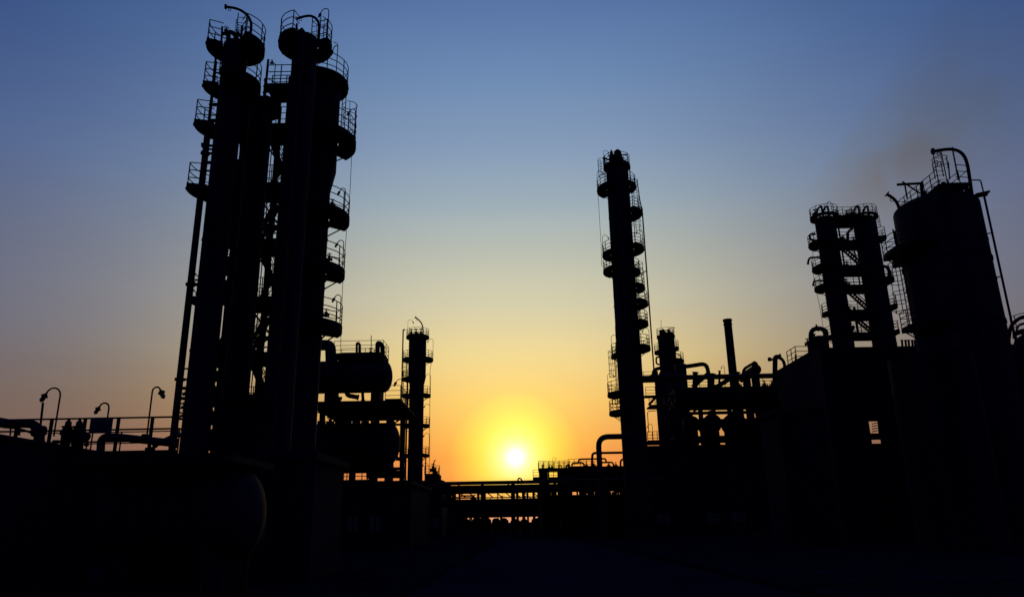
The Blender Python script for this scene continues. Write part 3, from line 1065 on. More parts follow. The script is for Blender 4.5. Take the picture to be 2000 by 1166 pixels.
# open shed and stored gear beneath and behind the bridge
sh = thing('open_shed', 'low open shed behind the pipe bridge with sky showing through below its roof', 'shed', (P(1000, 990, 118).x, 122, 0))
xa, xb = P(845, 990, 118).x, P(1290, 990, 118).x
za, zb_ = ZAX(0, 118, 984), ZAX(0, 118, 1009.5)
MB().box(xa, xb, 118, 127, zb_ + .3, za - .1).build('roof', M_STEEL, sh)
MB().box(xa, xb, 117.8, 117.98, zb_, za).build('fascia', M_STEEL, sh)
x_ = xa
while x_ < xb:
    for y_ in (118.3, 126.7):
        MB().box(x_ - .12, x_ + .12, y_ - .12, y_ + .12, 0, zb_ + .3).build('post', M_STEEL, sh)
    x_ += 2.6
ORD = ['first', 'second', 'third', 'fourth', 'fifth', 'sixth', 'seventh', 'eighth', 'ninth', 'tenth', 'eleventh', 'twelfth', 'thirteenth', 'fourteenth', 'fifteenth', 'sixteenth', 'seventeenth', 'eighteenth']
x_ = xa
i = 0
while x_ < xb - 2:
    w_ = random.uniform(1.2, 3.4)
    hh = random.uniform(1.5, 2.25)
    t = thing('pump_skid', ORD[i] + ' pump skid from the left under the open shed behind the pipe bridge', 'pump', (x_ + w_ / 2, 122, 0), 'pump skids under the shed')
    MB().box(x_, x_ + w_, 121, 123, 0.005, .35).build('base', M_CONC, t)
    drum(t, (0, 122, .35 + hh * .5), hh * .5, x_ + .1, x_ + w_ * .62, 16, 'motor', M_STEEL)
    MB().lathe([(.01, 0), (hh * .35, .02), (hh * .4, hh * .8), (hh * .2, hh), (.01, hh * 1.05)], (x_ + w_ * .82, 122, .3), 14).build('casing', M_STEEL, t, True)
    x_ += w_ + random.uniform(.1, .5)
    i += 1

# low walls that close the horizon left and right
low_building('store_building', 'low dark building under the exchanger bank right of the sun', 'building', 1060, 1262, 92, 100, 984, 4)
low_building('store_building', 'long low dark building on the left horizon behind the left walkway', 'building', -60, 330, 70, 80, 990, 6)
low_building('store_building', 'long low dark building closing the gap under the drum frame', 'building', 560, 905, 125, 135, 984, 5)
low_building('store_building', 'long low dark building right of the pipe bridge behind the steel rack', 'building', 1235, 1560, 112, 122, 955, 6)

# ------------------------------------------------------------------ far vessels and pipe loops right of the sun
YF = 108.0
def far_vessel(label, px, wpx, pytop, pybot, deck=None):
    c_ = Column('vertical_drum', label, 'vessel', px, pytop + 10, YF)
    r_ = c_.m(wpx / 2, pytop)
    c_.shell([(r_ * .9, 0), (r_ * .9, c_.z(pybot)), (r_, c_.z(pybot) + .05), (r_, c_.z(pytop + 3))], n=24, bands=False)
    return c_
v1 = far_vessel('small upright drum with railed deck, nearest the sun on its right', 1062, 16, 918, 960)
v2 = far_vessel('small upright drum half hidden behind the vessel bank right of the sun', 1097, 17, 918, 960)
fd = thing('access_deck', 'railed two level access deck over the small upright drums right of the sun', 'deck', (P(1080, 917, YF).x, YF, 0))
xa, xb = P(1052, 917, YF).x, P(1112, 917, YF).x
zz = ZAX(xa, YF, 917)
o = MB().box(xa, xb, YF - 1.2, YF + 1.6, zz - .25, zz).build('deck', M_STEEL, fd)
straight_rail(o, (xa, YF - 1.15, zz), (xb, YF - 1.15, zz), spacing=.75, tr=.035, fine=False)
straight_rail(o, (xa, YF + 1.5, zz), (xb, YF + 1.5, zz), spacing=.75, tr=.035, fine=False)
for (a_, b_) in ((1041, 1053), (1071, 1090)):
    x0_, x1_ = P(a_, 934, YF).x, P(b_, 934, YF).x
    z2 = ZAX(x0_, YF, 934)
    o = MB().box(x0_, x1_, YF - 1.2, YF + 1.6, z2 - .2, z2).build('deck', M_STEEL, fd)
    straight_rail(o, (x0_, YF - 1.15, z2), (x1_, YF - 1.15, z2), spacing=.6, tr=.035, fine=False)
for xp in (1053.5, 1071, 1110):
    x_ = P(xp, 930, YF).x
    MB().box(x_ - .1, x_ + .1, YF - 1.1, YF - .9, 0, zz - .26).build('post', M_STEEL, fd)
px_pipe(fd, [(1059, 917), (1059.3, 907), (1062, 909), (1062, 917)], YF, 2.2, 'nozzle_pipe', rad=.1, n=8)
px_pipe(fd, [(1091, 917), (1091.5, 908), (1096, 908), (1096.5, 917)], YF, 2.0, 'nozzle_pipe', rad=.15, n=8)
for xp in (1073, 1078, 1106):
    flange_valve(fd, P(xp, 915, YF), .35)
lamp_part(fd, P(1080, 917, YF), (1, 0, 0), 1.7, .4, .025, .9)

vb = thing('exchanger_bank', 'bank of lying exchangers with pipe loops on top, between sun and tall centre column', 'exchanger', (P(1160, 935, YF).x, YF, 0))
for k, py in enumerate((919, 929, 939)):
    r_ = 5.4 * YF / FPX * 1.0
    c_ = P(1155, py, YF + (k - 1) * .3)
    drum(vb, c_, r_ * 1.02, P(1092 if k < 2 else 1088, py, YF).x, P(1240, py, YF).x, 20)
MB().box(P(1110, 914, YF).x, P(1245, 914, YF).x, YF - 1.2, YF + 1.5, ZAX(0, YF, 917), ZAX(P(1170, 912, YF).x, YF, 911.5)).build('deck', M_STEEL, vb)
for xp in (1105, 1140, 1180, 1215):
    x_ = P(xp, 940, YF).x
    MB().box(x_ - .3, x_ + .3, YF - .8, YF + .8, 0, ZAX(x_, YF, 944)).build('support', M_CONC, vb)
straight_rail(vb, P(1110, 912, YF - 1.1), P(1170, 910.5, YF - 1.1), spacing=.8, tr=.03, fine=False)
px_pipe(vb, [(1117, 912), (1117.5, 904), (1140, 903.5), (1141, 912)], YF, 3.4, 'pipe_loop', rad=.35, n=10)
px_pipe(vb, [(1130, 904), (1130.5, 896.5), (1183, 895.5), (1184, 903)], YF + .4, 3.4, 'pipe_loop', rad=.35, n=10)
px_pipe(vb, [(1156, 912), (1157, 884.5), (1226, 883.5)], YF - .4, 4.8, 'pipe_loop', rad=.4, n=10)
px_pipe(vb, [(1176, 903), (1197.5, 902.5), (1198.5, 912)], YF - .2, 3.4, 'pipe_loop', rad=.35, n=10)
px_pipe(vb, [(1212, 913), (1212, 898), (1222, 895)], YF - .2, 4.0, 'pipe_loop', rad=.3, n=10)
for xp in (1110, 1145, 1160, 1189, 1203):
    flange_valve(vb, P(xp, 909.5, YF - .5), .32)
lp = thing('pipe_loop', 'thick pipe bent in an arch against the foot of the tall centre column', 'pipe', (P(1172, 1000, 66).x, 66, 0))
lpx = P(1171, 905, 66).x
pts = [(lpx, 66, 0), (lpx, 66, ZAX(lpx, 66, 853)), (P(1235, 853, 66).x, 66, ZAX(lpx, 66, 853))]
MB().tube(elbow_path(pts, .9, 8), 5.3 * 66 / FPX, 16).build('pipe', M_PIPE, lp, True)
MB().tube([(lpx, 66, 3.2), (lpx, 66, 3.35)], 7.5 * 66 / FPX, 16).build('flange', M_PIPE, lp, True)

# ------------------------------------------------------------------ tall centre column
YD = 70.0
D = Column('distillation_column', 'tall slim centre column right of the sun with many small decks and caged ladders', 'column', 1209.5, 400, YD)
rD = D.m(22, 400)
D.shell([(rD * 1.03, 0), (rD * 1.03, D.z(640)), (rD, D.z(630)), (rD, D.z(330))])
kf = dict(fine=False, tr=.03)
D.plat(328, 0, 360, 26, rD * .9, **kf)
zt = D.pz
D.lamp(180, False, h=1.9, reach=.5, sgn=Vector((1, 0, 0)), r=D.m(25, 328))
mb = MB()
zn = D.z(293)
mb.tube([(D.x + .17, YD, zt - .2), (D.x + .17, YD, zn - .7), (D.x + .17, YD, zn - .2), (D.x + .17, YD, zn)], [.46, .44, .36, .15], 14)
mb.build('nozzle', M_STEEL, D.root, True)
MB().tube([(D.x - .48, YD, zt - .2), (D.x - .48, YD, zn - .9), (D.x - .46, YD, zn - .5), (D.x - .5, YD, zn)], [.3, .3, .2, .06], 10).build('relief_vent', M_STEEL, D.root, True)
MB().tube([P(1177, 309, YD), P(1196, 314, YD)], .1, 8).build('pipe_stub', M_PIPE, D.root, True)
MB().tube([P(1187, 304, YD - .3), P(1196, 303, YD - .3)], .07, 8).build('pipe_stub', M_PIPE, D.root, True)
MB().tube([P(1212, 303, YD), P(1226, 302, YD)], .07, 8).build('pipe_stub', M_PIPE, D.root, True)
flange_valve(D.root, P(1216, 315, YD - .4), .3)
# decks: row in the photo, side, reach in pixels, lamp
DL = [(372, 'L', 42, 1), (499, 'L', 39.5, 1), (531, 'L', 40, 0), (697, 'L', 35, 1), (772, 'L', 47, 1), (808, 'L', 46, 0)]
DR = [(369, 'R', 35, 0), (421, 'R', 43, 0), (490, 'R', 43, 1), (535, 'R', 33, 0), (566, 'R', 40, 1), (597, 'R', 44, 0), (636, 'R', 42, 0), (684, 'R', 43, 1)]
for yy, sd, R_, lp_ in DL + DR:
    if sd == 'L':
        D.plat(yy, 125 if R_ > 38 else 150, 232 if R_ > 38 else 215, R_, rD, **kf)
        if lp_:
            lamp_part(D.root, (D.x - D.pr + .06, YD - .2, D.pz), (1, 0, 0), 2.0, .55, .025, 1.0)
    else:
        far_a = 58 if R_ > 40 else 35
        D.plat(yy, -62, far_a, R_, rD, **kf)
        if lp_:
            lamp_part(D.root, (D.x + D.pr - .06, YD - .2, D.pz), (-1, 0, 0), 2.0, .55, .025, 1.0)
ladder(D.root, D.c, rD, 190, D.z(366), D.z(322) + .8, cage_z0=D.z(346), tr=.026)
ladder(D.root, D.c, rD, 186, D.z(768), D.z(680), cage_z0=D.z(736), tr=.026)
ladder(D.root, D.c, rD, -12, D.z(418), D.z(350), cage_z0=D.z(410), tr=.026)
ladder(D.root, D.c, rD, -8, D.z(488), D.z(425), cage_z0=D.z(455), tr=.026)
ladder(D.root, D.c, rD, 8, D.z(566), D.z(512), cage_z0=D.z(536), tr=.026)
ladder(D.root, D.c, rD, 10, D.z(634), D.z(560), cage=False, tr=.026)
ladder(D.root, D.c, rD, 200, D.z(530), D.z(498), cage=False, tr=.026)
ladder(D.root, D.c, rD, 196, D.z(806), D.z(771), cage_z0=D.z(790), tr=.026)
px_vert(D, 1254, 407, 745, YD, 2.7, 'riser_pipe', 10)
MB().tube(smooth_path([P(1254, 408, YD), P(1250, 392, YD), P(1247, 372, YD), P(1244.5, 352, YD)]), .05, 6).build('conduit', M_RAIL, D.root, True)
MB().tube([P(1230, 322, YD), P(1231, 365, YD)], .06, 6).build('riser_pipe', M_PIPE, D.root, True)
MB().tube([P(1167.5, 372, YD), P(1174, 478, YD), P(1175, 520, YD)], .022, 5).build('conduit', M_RAIL, D.root, True)
MB().bar(P(1250, 535, YD), P(1263, 529, YD), .08, .08).build('pipe_clamp', M_STEEL, D.root)
for zz_ in range(3, 30, 6):
    MB().lathe([(rD + .01, 0), (rD + .035, .01), (rD + .035, .1), (rD + .01, .11)], (D.x, YD, zz_ + .6), 32).build('cladding_band', M_SHELL, D.root)
px_vert(D, 1205, 340, 1010, YD - rD - .25, 4.5, 'riser_pipe', 12)

# ------------------------------------------------------------------ small column behind it and flue stack
YE = 104.0
E = Column('distillation_column', 'short squat column just right of the tall centre column, pipes on its head', 'column', 1303, 690, YE)
rE = E.m(16.5, 690)
rE2 = E.m(25, 760)
E.shell([(rE2, 0), (rE2, E.z(738)), (rE, E.z(724)), (rE, E.z(662))])
kf = dict(fine=False, tr=.028)
E.plat(659, 0, 360, 18, rE * .85, **kf)
E.plat(689, 120, 240, 25, rE, **kf)
E.plat(683, -50, 50, 24, rE, **kf)
E.plat(708, -70, 70, 32, rE, **kf)
ze = E.z(660)
for k, (xp, yt, w_) in enumerate(((1290, 644, 6), (1295, 643, 7), (1301, 649, 6), (1306, 644, 7), (1311, 648, 6))):
    t_ = P(xp, yt, YE)
    MB().tube([(t_.x, YE, ze - .3), (t_.x, YE, t_.z - .2), (t_.x, YE, t_.z)], [w_ * .035, w_ * .035, w_ * .02], 8).build('nozzle', M_STEEL, E.root, True)
px_pipe(E.root, [(1295, 648), (1307, 643), (1313, 639.5), (1318, 640)], YE, 1.6, 'davit', rad=.3, n=8)
px_pipe(E.root, [(1314, 645), (1316, 660), (1318.5, 690), (1330, 694), (1333, 712)], YE - .5, 2.0, 'riser_pipe', rad=.4, n=8)
MB().tube([P(1291.5, 658, YE), P(1291.2, 624, YE)], .03, 5).build('lightning_rod', M_RAIL, E.root)
px_vert(E, 1327, 712, None, YE - 1.5, 25, 'duct', 20)
px_pipe(E.root, [(1290, 712), (1282, 711), (1281.5, 698), (1288, 697)], YE - 1, 3.4, 'pipe_loop', rad=.4, n=8)

fl = Column('flue_stack', 'plain leaning looking flue stack with ringed tip above the pipe rack', 'flue stack', 1423.2, 650, 125)
rf = fl.m(8.0, 660)
tipz = fl.z(624)
prof = [(rf * 1.1, 0), (rf * 1.06, tipz * .55), (rf, tipz - 1.2)]
MB().lathe([(.01, 0)] + prof + [(rf, tipz - .05), (rf * .86, tipz - .05), (rf * .85, tipz - 1.5), (.01, tipz - 1.6)], (fl.x, 125, 0), 28).build('shell', M_SHELL, fl.root, True)
for zz_, th in ((tipz - .35, .35), (tipz - .95, .12)):
    mb = MB()
    sector(mb, fl.c, rf - .005, rf * 1.15, zz_, zz_ + th, 0, 360)
    mb.build('rim_ring', M_STEEL, fl.root)

# ------------------------------------------------------------------ steel pipe rack right of the tall centre column
YR = 88.0
rk = thing('pipe_rack', 'tall steel pipe rack between the tall centre column and the right structure', 'pipe rack', (P(1400, 800, YR).x, YR + 4, 0))
rx0, rx1 = P(1262, 740, YR).x, P(1540, 740, YR).x
def zr(py):
    return ZAX(P(1390, py, YR).x, YR, py)
MB().tube([(P(1250, 735, YR).x, YR, zr(736)), (P(1515, 735, YR).x, YR, zr(736))], 5.0 * YR / FPX, 14).build('pipe', M_PIPE, rk, True)
xk0 = P(1318, 760, YR).x
MB().box(xk0, rx1, YR, YR + 7.5, zr(772), zr(757)).build('deck', M_STEEL, rk)
for y_, z_, h_ in ((YR + .05, zr(764), .9), (YR + 3, zr(770), .8), (YR + 7.3, zr(770), .9), (YR + .1, zr(806), .35), (YR + 7, zr(806), .3)):
    mb = MB()
    ibeam(mb, (xk0 - .02, y_, z_), (rx1 + .02, y_, z_), .3, h_)
    mb.build('beam', M_STEEL, rk)
for k, (py, dy, w_) in enumerate(((779, .6, 9), (786, 1.6, 8), (780, 2.6, 10), (789, 3.6, 9), (779, 4.8, 10), (784, 6, 9), (792.5, .9, 4.5))):
    MB().tube([(xk0, YR + dy, zr(py) + dy * .02), (rx1, YR + dy, zr(py) + dy * .02)], w_ / 2 * YR / FPX * 1.1, 12).build('pipe', M_PIPE, rk, True)
for xp in (1325, 1368, 1425, 1484, 1530):
    x_ = P(xp, 800, YR).x
    for y_ in (YR + .1, YR + 7.2):
        mb = MB()
        ibeam(mb, (x_, y_, 0), (x_, y_, zr(757)), .45, .5)
        mb.build('post', M_STEEL, rk)
straight_rail(rk, (xk0, YR + .1, zr(757)), (rx1, YR + .1, zr(757)), spacing=1.6, tr=.03, fine=False)
straight_rail(rk, (xk0, YR + 7.3, zr(757)), (rx1, YR + 7.3, zr(757)), spacing=1.6, tr=.03, fine=False)
# lines on the top level
px_pipe(rk, [(1318, 718), (1346, 715), (1380, 709.5), (1385.5, 740), (1385.5, 757)], YR + 1, 8.2, 'pipe', rad=.75)
px_pipe(rk, [(1262, 738), (1276, 735), (1277, 722), (1292, 718)], YR + 2, 7, 'pipe', rad=.6)
px_pipe(rk, [(1357, 762), (1358, 727)], YR + 1.5, 10, 'pipe_stub')
px_pipe(rk, [(1389, 760), (1390, 730)], YR + 1.8, 12, 'pipe_stub')
px_pipe(rk, [(1436, 760), (1437, 727)], YR + 2.2, 14, 'pipe_stub')
px_pipe(rk, [(1355, 756), (1364, 745), (1385, 729)], YR + 1.4, 9, 'pipe', rad=.4)
px_pipe(rk, [(1404.5, 762), (1405.5, 724)], YR + .6, 4.4, 'pipe_stub')
px_pipe(rk, [(1396, 758), (1412, 748), (1434, 734)], YR + 2, 9, 'pipe', rad=.4)
lamp_part(rk, P(1416, 731, YR), (-1, 0, 0), 1.0, .3, .03, 1.0)
for xp in (1393, 1443, 1494, 1508):
    flange_valve(rk, P(xp, 754, YR + .5), .4)
px_pipe(rk, [(1513, 760), (1514, 697), (1524, 697)], YR - 2, 9.5, 'pipe', rad=.5)
px_pipe(rk, [(1513, 697), (1526, 699), (1532, 709), (1533.5, 735)], YR - 1.5, 6, 'pipe', rad=.8)
px_pipe(rk, [(1512, 700), (1507, 703), (1501, 702)], YR - 2, 4, 'pipe_stub', rad=.2)
MB().tube([P(1503, 698.5, YR - 2), P(1503.5, 705, YR - 2)], .22, 10).build('flange', M_STEEL, rk, True)
# left wing: short beams and platforms towards the centre column
for py, h_ in ((741.5, .3), (772, .3)):
    mb = MB()
    ibeam(mb, (P(1255, py, YR).x, YR + .3, zr(py)), (xk0, YR + .3, zr(py)), .25, h_)
    mb.build('beam', M_STEEL, rk)
straight_rail(rk, (P(1262, 771, YR).x, YR + .2, zr(771)), (P(1300, 771, YR).x, YR + .2, zr(771)), spacing=1.0, tr=.03, fine=False)
straight_rail(rk, (P(1258, 738, YR).x, YR + .4, zr(740)), (P(1282, 738, YR).x, YR + .4, zr(740)), spacing=1.3, tr=.03, fine=False)
px_vert(rk, 1281, 725, 930, YR - .4, 8, 'riser_pipe')
px_vert(rk, 1296, 720, 930, YR, 6, 'riser_pipe')
MB().box(P(1267, 793, YR).x, P(1300, 793, YR).x, YR - .5, YR + 1.5, zr(794), zr(791)).build('landing', M_STEEL, rk)
straight_rail(rk, (P(1267, 791, YR).x, YR - .45, zr(791)), (P(1290, 791, YR).x, YR - .45, zr(791)), spacing=.7, tr=.03, fine=False)
MB().bar(P(1267, 791, YR), P(1280, 776, YR), .1, .3).build('stair_stringer', M_STEEL, rk)
MB().tube(elbow_path([P(1267, 845, YR), P(1264.5, 803, YR), P(1292, 801, YR)], .3), .05, 6).build('conduit', M_RAIL, rk, True)
MB().box(P(1262, 861, YR).x, P(1310, 861, YR).x, YR - .5, YR + 2, zr(864), zr(860)).build('landing', M_STEEL, rk)
straight_rail(rk, (P(1264, 860, YR).x, YR - .45, zr(860)), (P(1302, 860, YR).x, YR - .45, zr(860)), spacing=.6, tr=.035, fine=False)
lamp_part(rk, P(1276, 860, YR), (-1, 0, 0), 1.9, .5, .03, 1.0)

# exchangers and drums standing inside the rack
def rack_exchanger(label, xp, yp, rp, dy, L=3.4, group='exchangers inside the pipe rack'):
    c_ = P(xp, yp, YR + dy)
    t = thing('heat_exchanger', label, 'exchanger', (c_.x, YR + dy, 0), group)
    r_ = rp * DEP(c_) / FPX
    prof = [(.01, -.35 * r_), (r_ * .6, -.3 * r_), (r_ * .95, -.02), (r_ * 1.08, 0), (r_ * 1.08, .12), (r_, .13), (r_, L), (r_ * .6, L + .3 * r_), (.01, L + .4 * r_)]
    MB().lathe(prof, (c_.x, YR + dy, c_.z), 24, 'Y').build('shell', M_SHELL, t, True)
    for k in (.5, L - .6):
        MB().box(c_.x - r_ * .8, c_.x + r_ * .8, YR + dy + k, YR + dy + k + .3, 0, c_.z - r_ * .6).build('saddle', M_CONC, t)
    MB().tube([(c_.x, YR + dy + .5, c_.z), (c_.x, YR + dy + .5, c_.z + r_ + .5)], r_ * .25, 10).build('nozzle', M_STEEL, t, True)
    return t
rack_exchanger('round exchanger end inside the steel rack below the flue stack', 1440, 825, 17, 1)
rack_exchanger('exchanger end at the left inside the steel rack', 1352, 828, 15, 1.2)
rack_exchanger('exchanger end at the right inside the steel rack', 1474, 830, 14, 1.4)
rack_exchanger('exchanger end in the second bay of the steel rack', 1392, 826, 17, 1.6)
px_pipe(rk, [(1404, 838), (1412, 822), (1422, 812), (1432, 806)], YR + .5, 5, 'pipe', rad=.5)
px_pipe(rk, [(1350, 812), (1358, 800), (1368, 798)], YR + .5, 4, 'pipe', rad=.5)
px_pipe(rk, [(1460, 800), (1464, 830)], YR + .8, 3, 'pipe')
px_pipe(rk, [(1476, 812), (1490, 803), (1500, 800)], YR + .4, 3, 'pipe', rad=.3)
for k in range(4):
    za_, zb_ = zr(866 - 24 * k), zr(842 - 24 * k)
    xl_, xr_ = P(1498, 800, YR).x, P(1534, 800, YR).x
    if k % 2:
        xl_, xr_ = xr_, xl_
    mb = MB()
    for dy in (1.8, 2.5):
        mb.bar((xl_, YR + dy, za_), (xr_, YR + dy, zb_), .06, .22)
    for j in range(1, 9):
        f_ = j / 9
        mb.box(xl_ + (xr_ - xl_) * f_ - .13, xl_ + (xr_ - xl_) * f_ + .13, YR + 1.83, YR + 2.47, za_ + (zb_ - za_) * f_ - .02, za_ + (zb_ - za_) * f_ + .02)
    o = mb.build('stair_flight', M_STEEL, rk)
    mb = MB()
    for dy in (1.8, 2.5):
        for hh in (.5, 1.0):
            mb.tube([(xl_, YR + dy, za_ + hh), (xr_, YR + dy, zb_ + hh)], .035, 5)
        for j in range(5):
            f_ = (j + .5) / 5
            mb.tube([(xl_ + (xr_ - xl_) * f_, YR + dy, za_ + (zb_ - za_) * f_), (xl_ + (xr_ - xl_) * f_, YR + dy, za_ + (zb_ - za_) * f_ + 1.0)], .03, 5)
    mb.build('handrail', M_RAIL, o)
    MB().box(min(xl_, xr_) - .8, max(xl_, xr_) + .4, YR + 2.6, YR + 3.4, zb_ - .15, zb_).build('landing', M_STEEL, rk)
for xp, w_ in ((1503, 5), (1519, 4), (1527, 6)):
    px_vert(rk, xp, 770, 880, YR + 3.8, w_, 'riser_pipe', 8)
straight_rail(rk, P(1500, 800, YR + 1.8), P(1524, 772, YR + 1.8), spacing=.9, tr=.04, fine=False)
for k in range(3):
    o = MB().box(P(1320, 850 + k * 22, YR).x, P(1545, 850 + k * 22, YR).x, YR + .4, YR + 7, zr(854 + k * 22), zr(850 + k * 22)).build('deck', M_STEEL, rk)
# tilted looking exchanger on top: a cylinder running away from the viewer
for i_, (xp, yp, rp, dy, L, lab) in enumerate(((1477, 721, 11, 1, 4.6, 'round ended exchanger with an arched pipe on top of the steel rack'),)):
    t = rack_exchanger(lab, xp, yp, rp * .85, dy, L, None)
    px_pipe(t, [(1450, 745), (1452, 721), (1477, 706), (1480, 722)], YR + 1.5, 5.5, 'arched_pipe', rad=.45)
    px_pipe(t, [(1446, 742), (1462, 736), (1478, 730)], YR + 1.2, 9, 'lower_shell', rad=.3)
low_building('store_building', 'dark low building inside the foot of the steel rack', 'building', 1262, 1548, 86, 87.4, 868, 6)

# ------------------------------------------------------------------ twin columns on the right
YG = 80.0
G = Column('distillation_column', 'left one of the twin columns at right, joined by bridges and stairs', 'column', 1612, 437, YG)
H = Column('distillation_column', 'right one of the twin columns at right, behind the big vessel', 'column', 1688.5, 437, YG)
rG, rH = G.m(20.5, 437), H.m(23, 437)
G.shell([(rG, 0), (rG, G.z(432))])
H.shell([(rH, 0), (rH, H.z(432))])
kf = dict(fine=False, tr=.03)
G.plat(427, 0, 360, 29, rG * .9, **kf)
H.plat(427, 0, 360, 29, rH * .9, **kf)
for yy, R_ in ((478, 40), (525, 40), (563, 41), (614, 34), (660, 34)):
    G.plat(yy, 110 if R_ > 36 else 140, 250 if R_ > 36 else 215, R_, rG, **kf)
px_pipe(G.root, [(1600, 470), (1583, 469), (1580, 458), (1592, 457)], YG - 1, 4, 'pipe_loop', rad=.4, n=10)
px_pipe(G.root, [(1602, 503), (1580, 503), (1578, 516)], YG - 1, 4, 'pipe_loop', rad=.5, n=10)
px_pipe(G.root, [(1608, 548), (1589, 549), (1588, 558)], YG - 1, 3.5, 'pipe_loop', rad=.5, n=10)
MB().tube([P(1587, 480, YG), P(1589, 540, YG), P(1601, 600, YG), P(1608, 640, YG)], .025, 5).build('conduit', M_RAIL, G.root)
for yy, a0_, a1_, R_ in ((470, -40, 30, 38), (552, -70, 45, 40), (603, -45, 30, 38), (652, -45, 20, 34)):
    H.plat(yy, a0_, a1_, R_, rH, **kf)
px_pipe(H.root, [(1718, 521), (1731, 520), (1738, 530), (1740, 552)], YG - 1, 6, 'pipe_loop', rad=.6, n=10)
for c_, xs in ((G, (1600, 1612)), (H, (1672, 1690))):
    for xp in xs:
        px_pipe(c_.root, [(xp - 5, 428), (xp - 4, 410), (xp + 4, 401), (xp + 8, 425)], YG - .5, 3.8, 'overhead_pipe', rad=.25, n=10)
    flange_valve(c_.root, P(xs[0] - 7, 420, YG - .8), .4)
lamp_part(G.root, P(1627, 425, YG), (-1, 0, 0), 2.0, .35, .03, 1.0)
for yt, yb in ((470, 430), (640, 620)):
    ladder(H.root, H.c, rH, 15, H.z(yt), H.z(yb) + 1, tr=.03)
tb = thing('access_bridges', 'stack of bridges and stair flights between the twin columns at right', 'foot bridge', ((G.x + H.x) / 2, YG, G.z(668)))
prev = None
for i_, (yy, yt_) in enumerate(((429, 0), (477, 0), (525, 0), (563, 0), (612, 0), (655, 0))):
    zz = ZAX((G.x + H.x) / 2, YG, yy)
    xa, xb = G.x + rG * .6, H.x - rH * .6
    o = MB().box(xa, xb, YG - 1.1, YG + 1.3, zz - (.35 if i_ % 2 else .6), zz).build('bridge_deck', M_STEEL, tb)
    straight_rail(o, (xa, YG - 1.05, zz), (xb, YG - 1.05, zz), spacing=.9, tr=.03, fine=False)
    straight_rail(o, (xa, YG + 1.05, zz), (xb, YG + 1.05, zz), spacing=.9, tr=.03, fine=False)
    if prev is not None and i_ in (2, 4, 5):
        mb = MB()
        xs_, xe_ = (xa + .3, xb - .2)
        for dy in (-.6, .1):
            mb.bar((xs_, YG + dy, prev), (xe_, YG + dy, zz), .05, .25)
        for k in range(1, 12):
            t = k / 12
            mb.box(xs_ + (xe_ - xs_) * t - .13, xs_ + (xe_ - xs_) * t + .13, YG - .58, YG + .08, prev + (zz - prev) * t - .02, prev + (zz - prev) * t + .02)
        f_ = mb.build('stair_flight', M_STEEL, tb)
        mb = MB()
        for dy in (-.6, .1):
            for hh in (.5, 1.0):
                mb.tube([(xs_, YG + dy, prev + hh), (xe_, YG + dy, zz + hh)], .03, 5)
        mb.build('handrail', M_RAIL, f_)
    prev = zz
px_pipe(tb, [(1640, 475), (1640, 466), (1647, 464), (1650, 475)], YG - .5, 5, 'pipe_loop', rad=.3, n=10)
px_pipe(tb, [(1656, 475), (1656, 453), (1664, 447)], YG - .5, 5, 'pipe_loop', rad=.3, n=10)
flange_valve(tb, P(1648, 470, YG - .8), .35)
for xp, yp in ((1645, 560), (1653, 556), (1660, 610), (1650, 606), (1655, 522), (1642, 520), (1668, 474), (1636, 423), (1655, 423)):
    flange_valve(tb, P(xp, yp, YG - 1.3), .4)
for xp, ya_, yb_, w_ in ((1637, 440, 520, 3.5), (1667, 478, 560, 3), (1650, 566, 612, 4), (1668, 600, 660, 5), (1652, 617, 655, 3)):
    px_vert(tb, xp, ya_, yb_, YG - 1.0, w_, 'riser_pipe', 8)
for xp, yp in ((1652, 648), (1660, 640), (1664, 652), (1655, 655)):
    flange_valve(tb, P(xp, yp, YG - 1.2), .5)
px_pipe(tb, [(1645, 660), (1648, 640), (1668, 638)], YG - .9, 5, 'pipe_loop', rad=.5, n=10)

# ------------------------------------------------------------------ concrete process structure on the right
Y0S, Y1S = 50.0, 59.0
xs0 = P(1600, 678, Y0S).x
xs1 = P(2120, 678, Y0S).x
zs = ZAX(xs0, Y0S, 679)
ps = thing('process_structure', 'big dark concrete process structure filling the lower right', 'structure', ((xs0 + xs1) / 2, 54, 0))
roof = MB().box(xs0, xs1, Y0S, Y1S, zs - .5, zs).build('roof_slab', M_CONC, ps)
straight_rail(roof, (xs0 + .05, Y0S + 4.4, zs), (xs0 + .05, Y0S + 6.2, zs), spacing=.9, tr=.028, fine=False)
straight_rail(roof, (xs0 + .05, Y0S + 4.4, zs), (xs0 + 2.2, Y0S + 4.4, zs), spacing=1.1, tr=.028, fine=False)
MB().box(xs0 + .02, xs0 + .04, Y0S + .3, Y1S - .2, zs, zs + .12).build('toe_board', M_STEEL, roof)
# outer wall panels, leaving the two slots where the sky shows
def wall_px(p0, p1, ya, yb):
    a_, b_ = P(p0, 850, Y0S).x, P(p1, 850, Y0S).x
    z1_ = zs - .5 if ya is None else ZAX(a_, Y0S, ya)
    z0_ = 0 if yb is None else ZAX(a_, Y0S, yb)
    MB().box(a_ + .004, b_ - .004, Y0S, Y0S + .3, z0_, z1_).build('wall_panel', M_CONC, ps)
slots = [(1600.5, 1607.5, 806, 868), (1701, 1722, 822, 866)]
xw0 = CX + (xs0 * FPX / DEP((xs0, Y0S, ZAX(xs0, Y0S, 850)))) - 3
MB().box(xs0, P(1701, 850, Y0S).x - .004, Y0S, Y0S + .3, 0, zs - .5).build('wall_panel', M_CONC, ps)
wall_px(1722, 1800, None, None)
wall_px(1800, 1900, None, None)
wall_px(1900, 2000, None, None)
wall_px(2000, 2140, None, None)
wall_px(1701, 1722, None, 822)
wall_px(1701, 1722, 846, 858)
wall_px(1701, 1722, 866, None)
mb = MB()
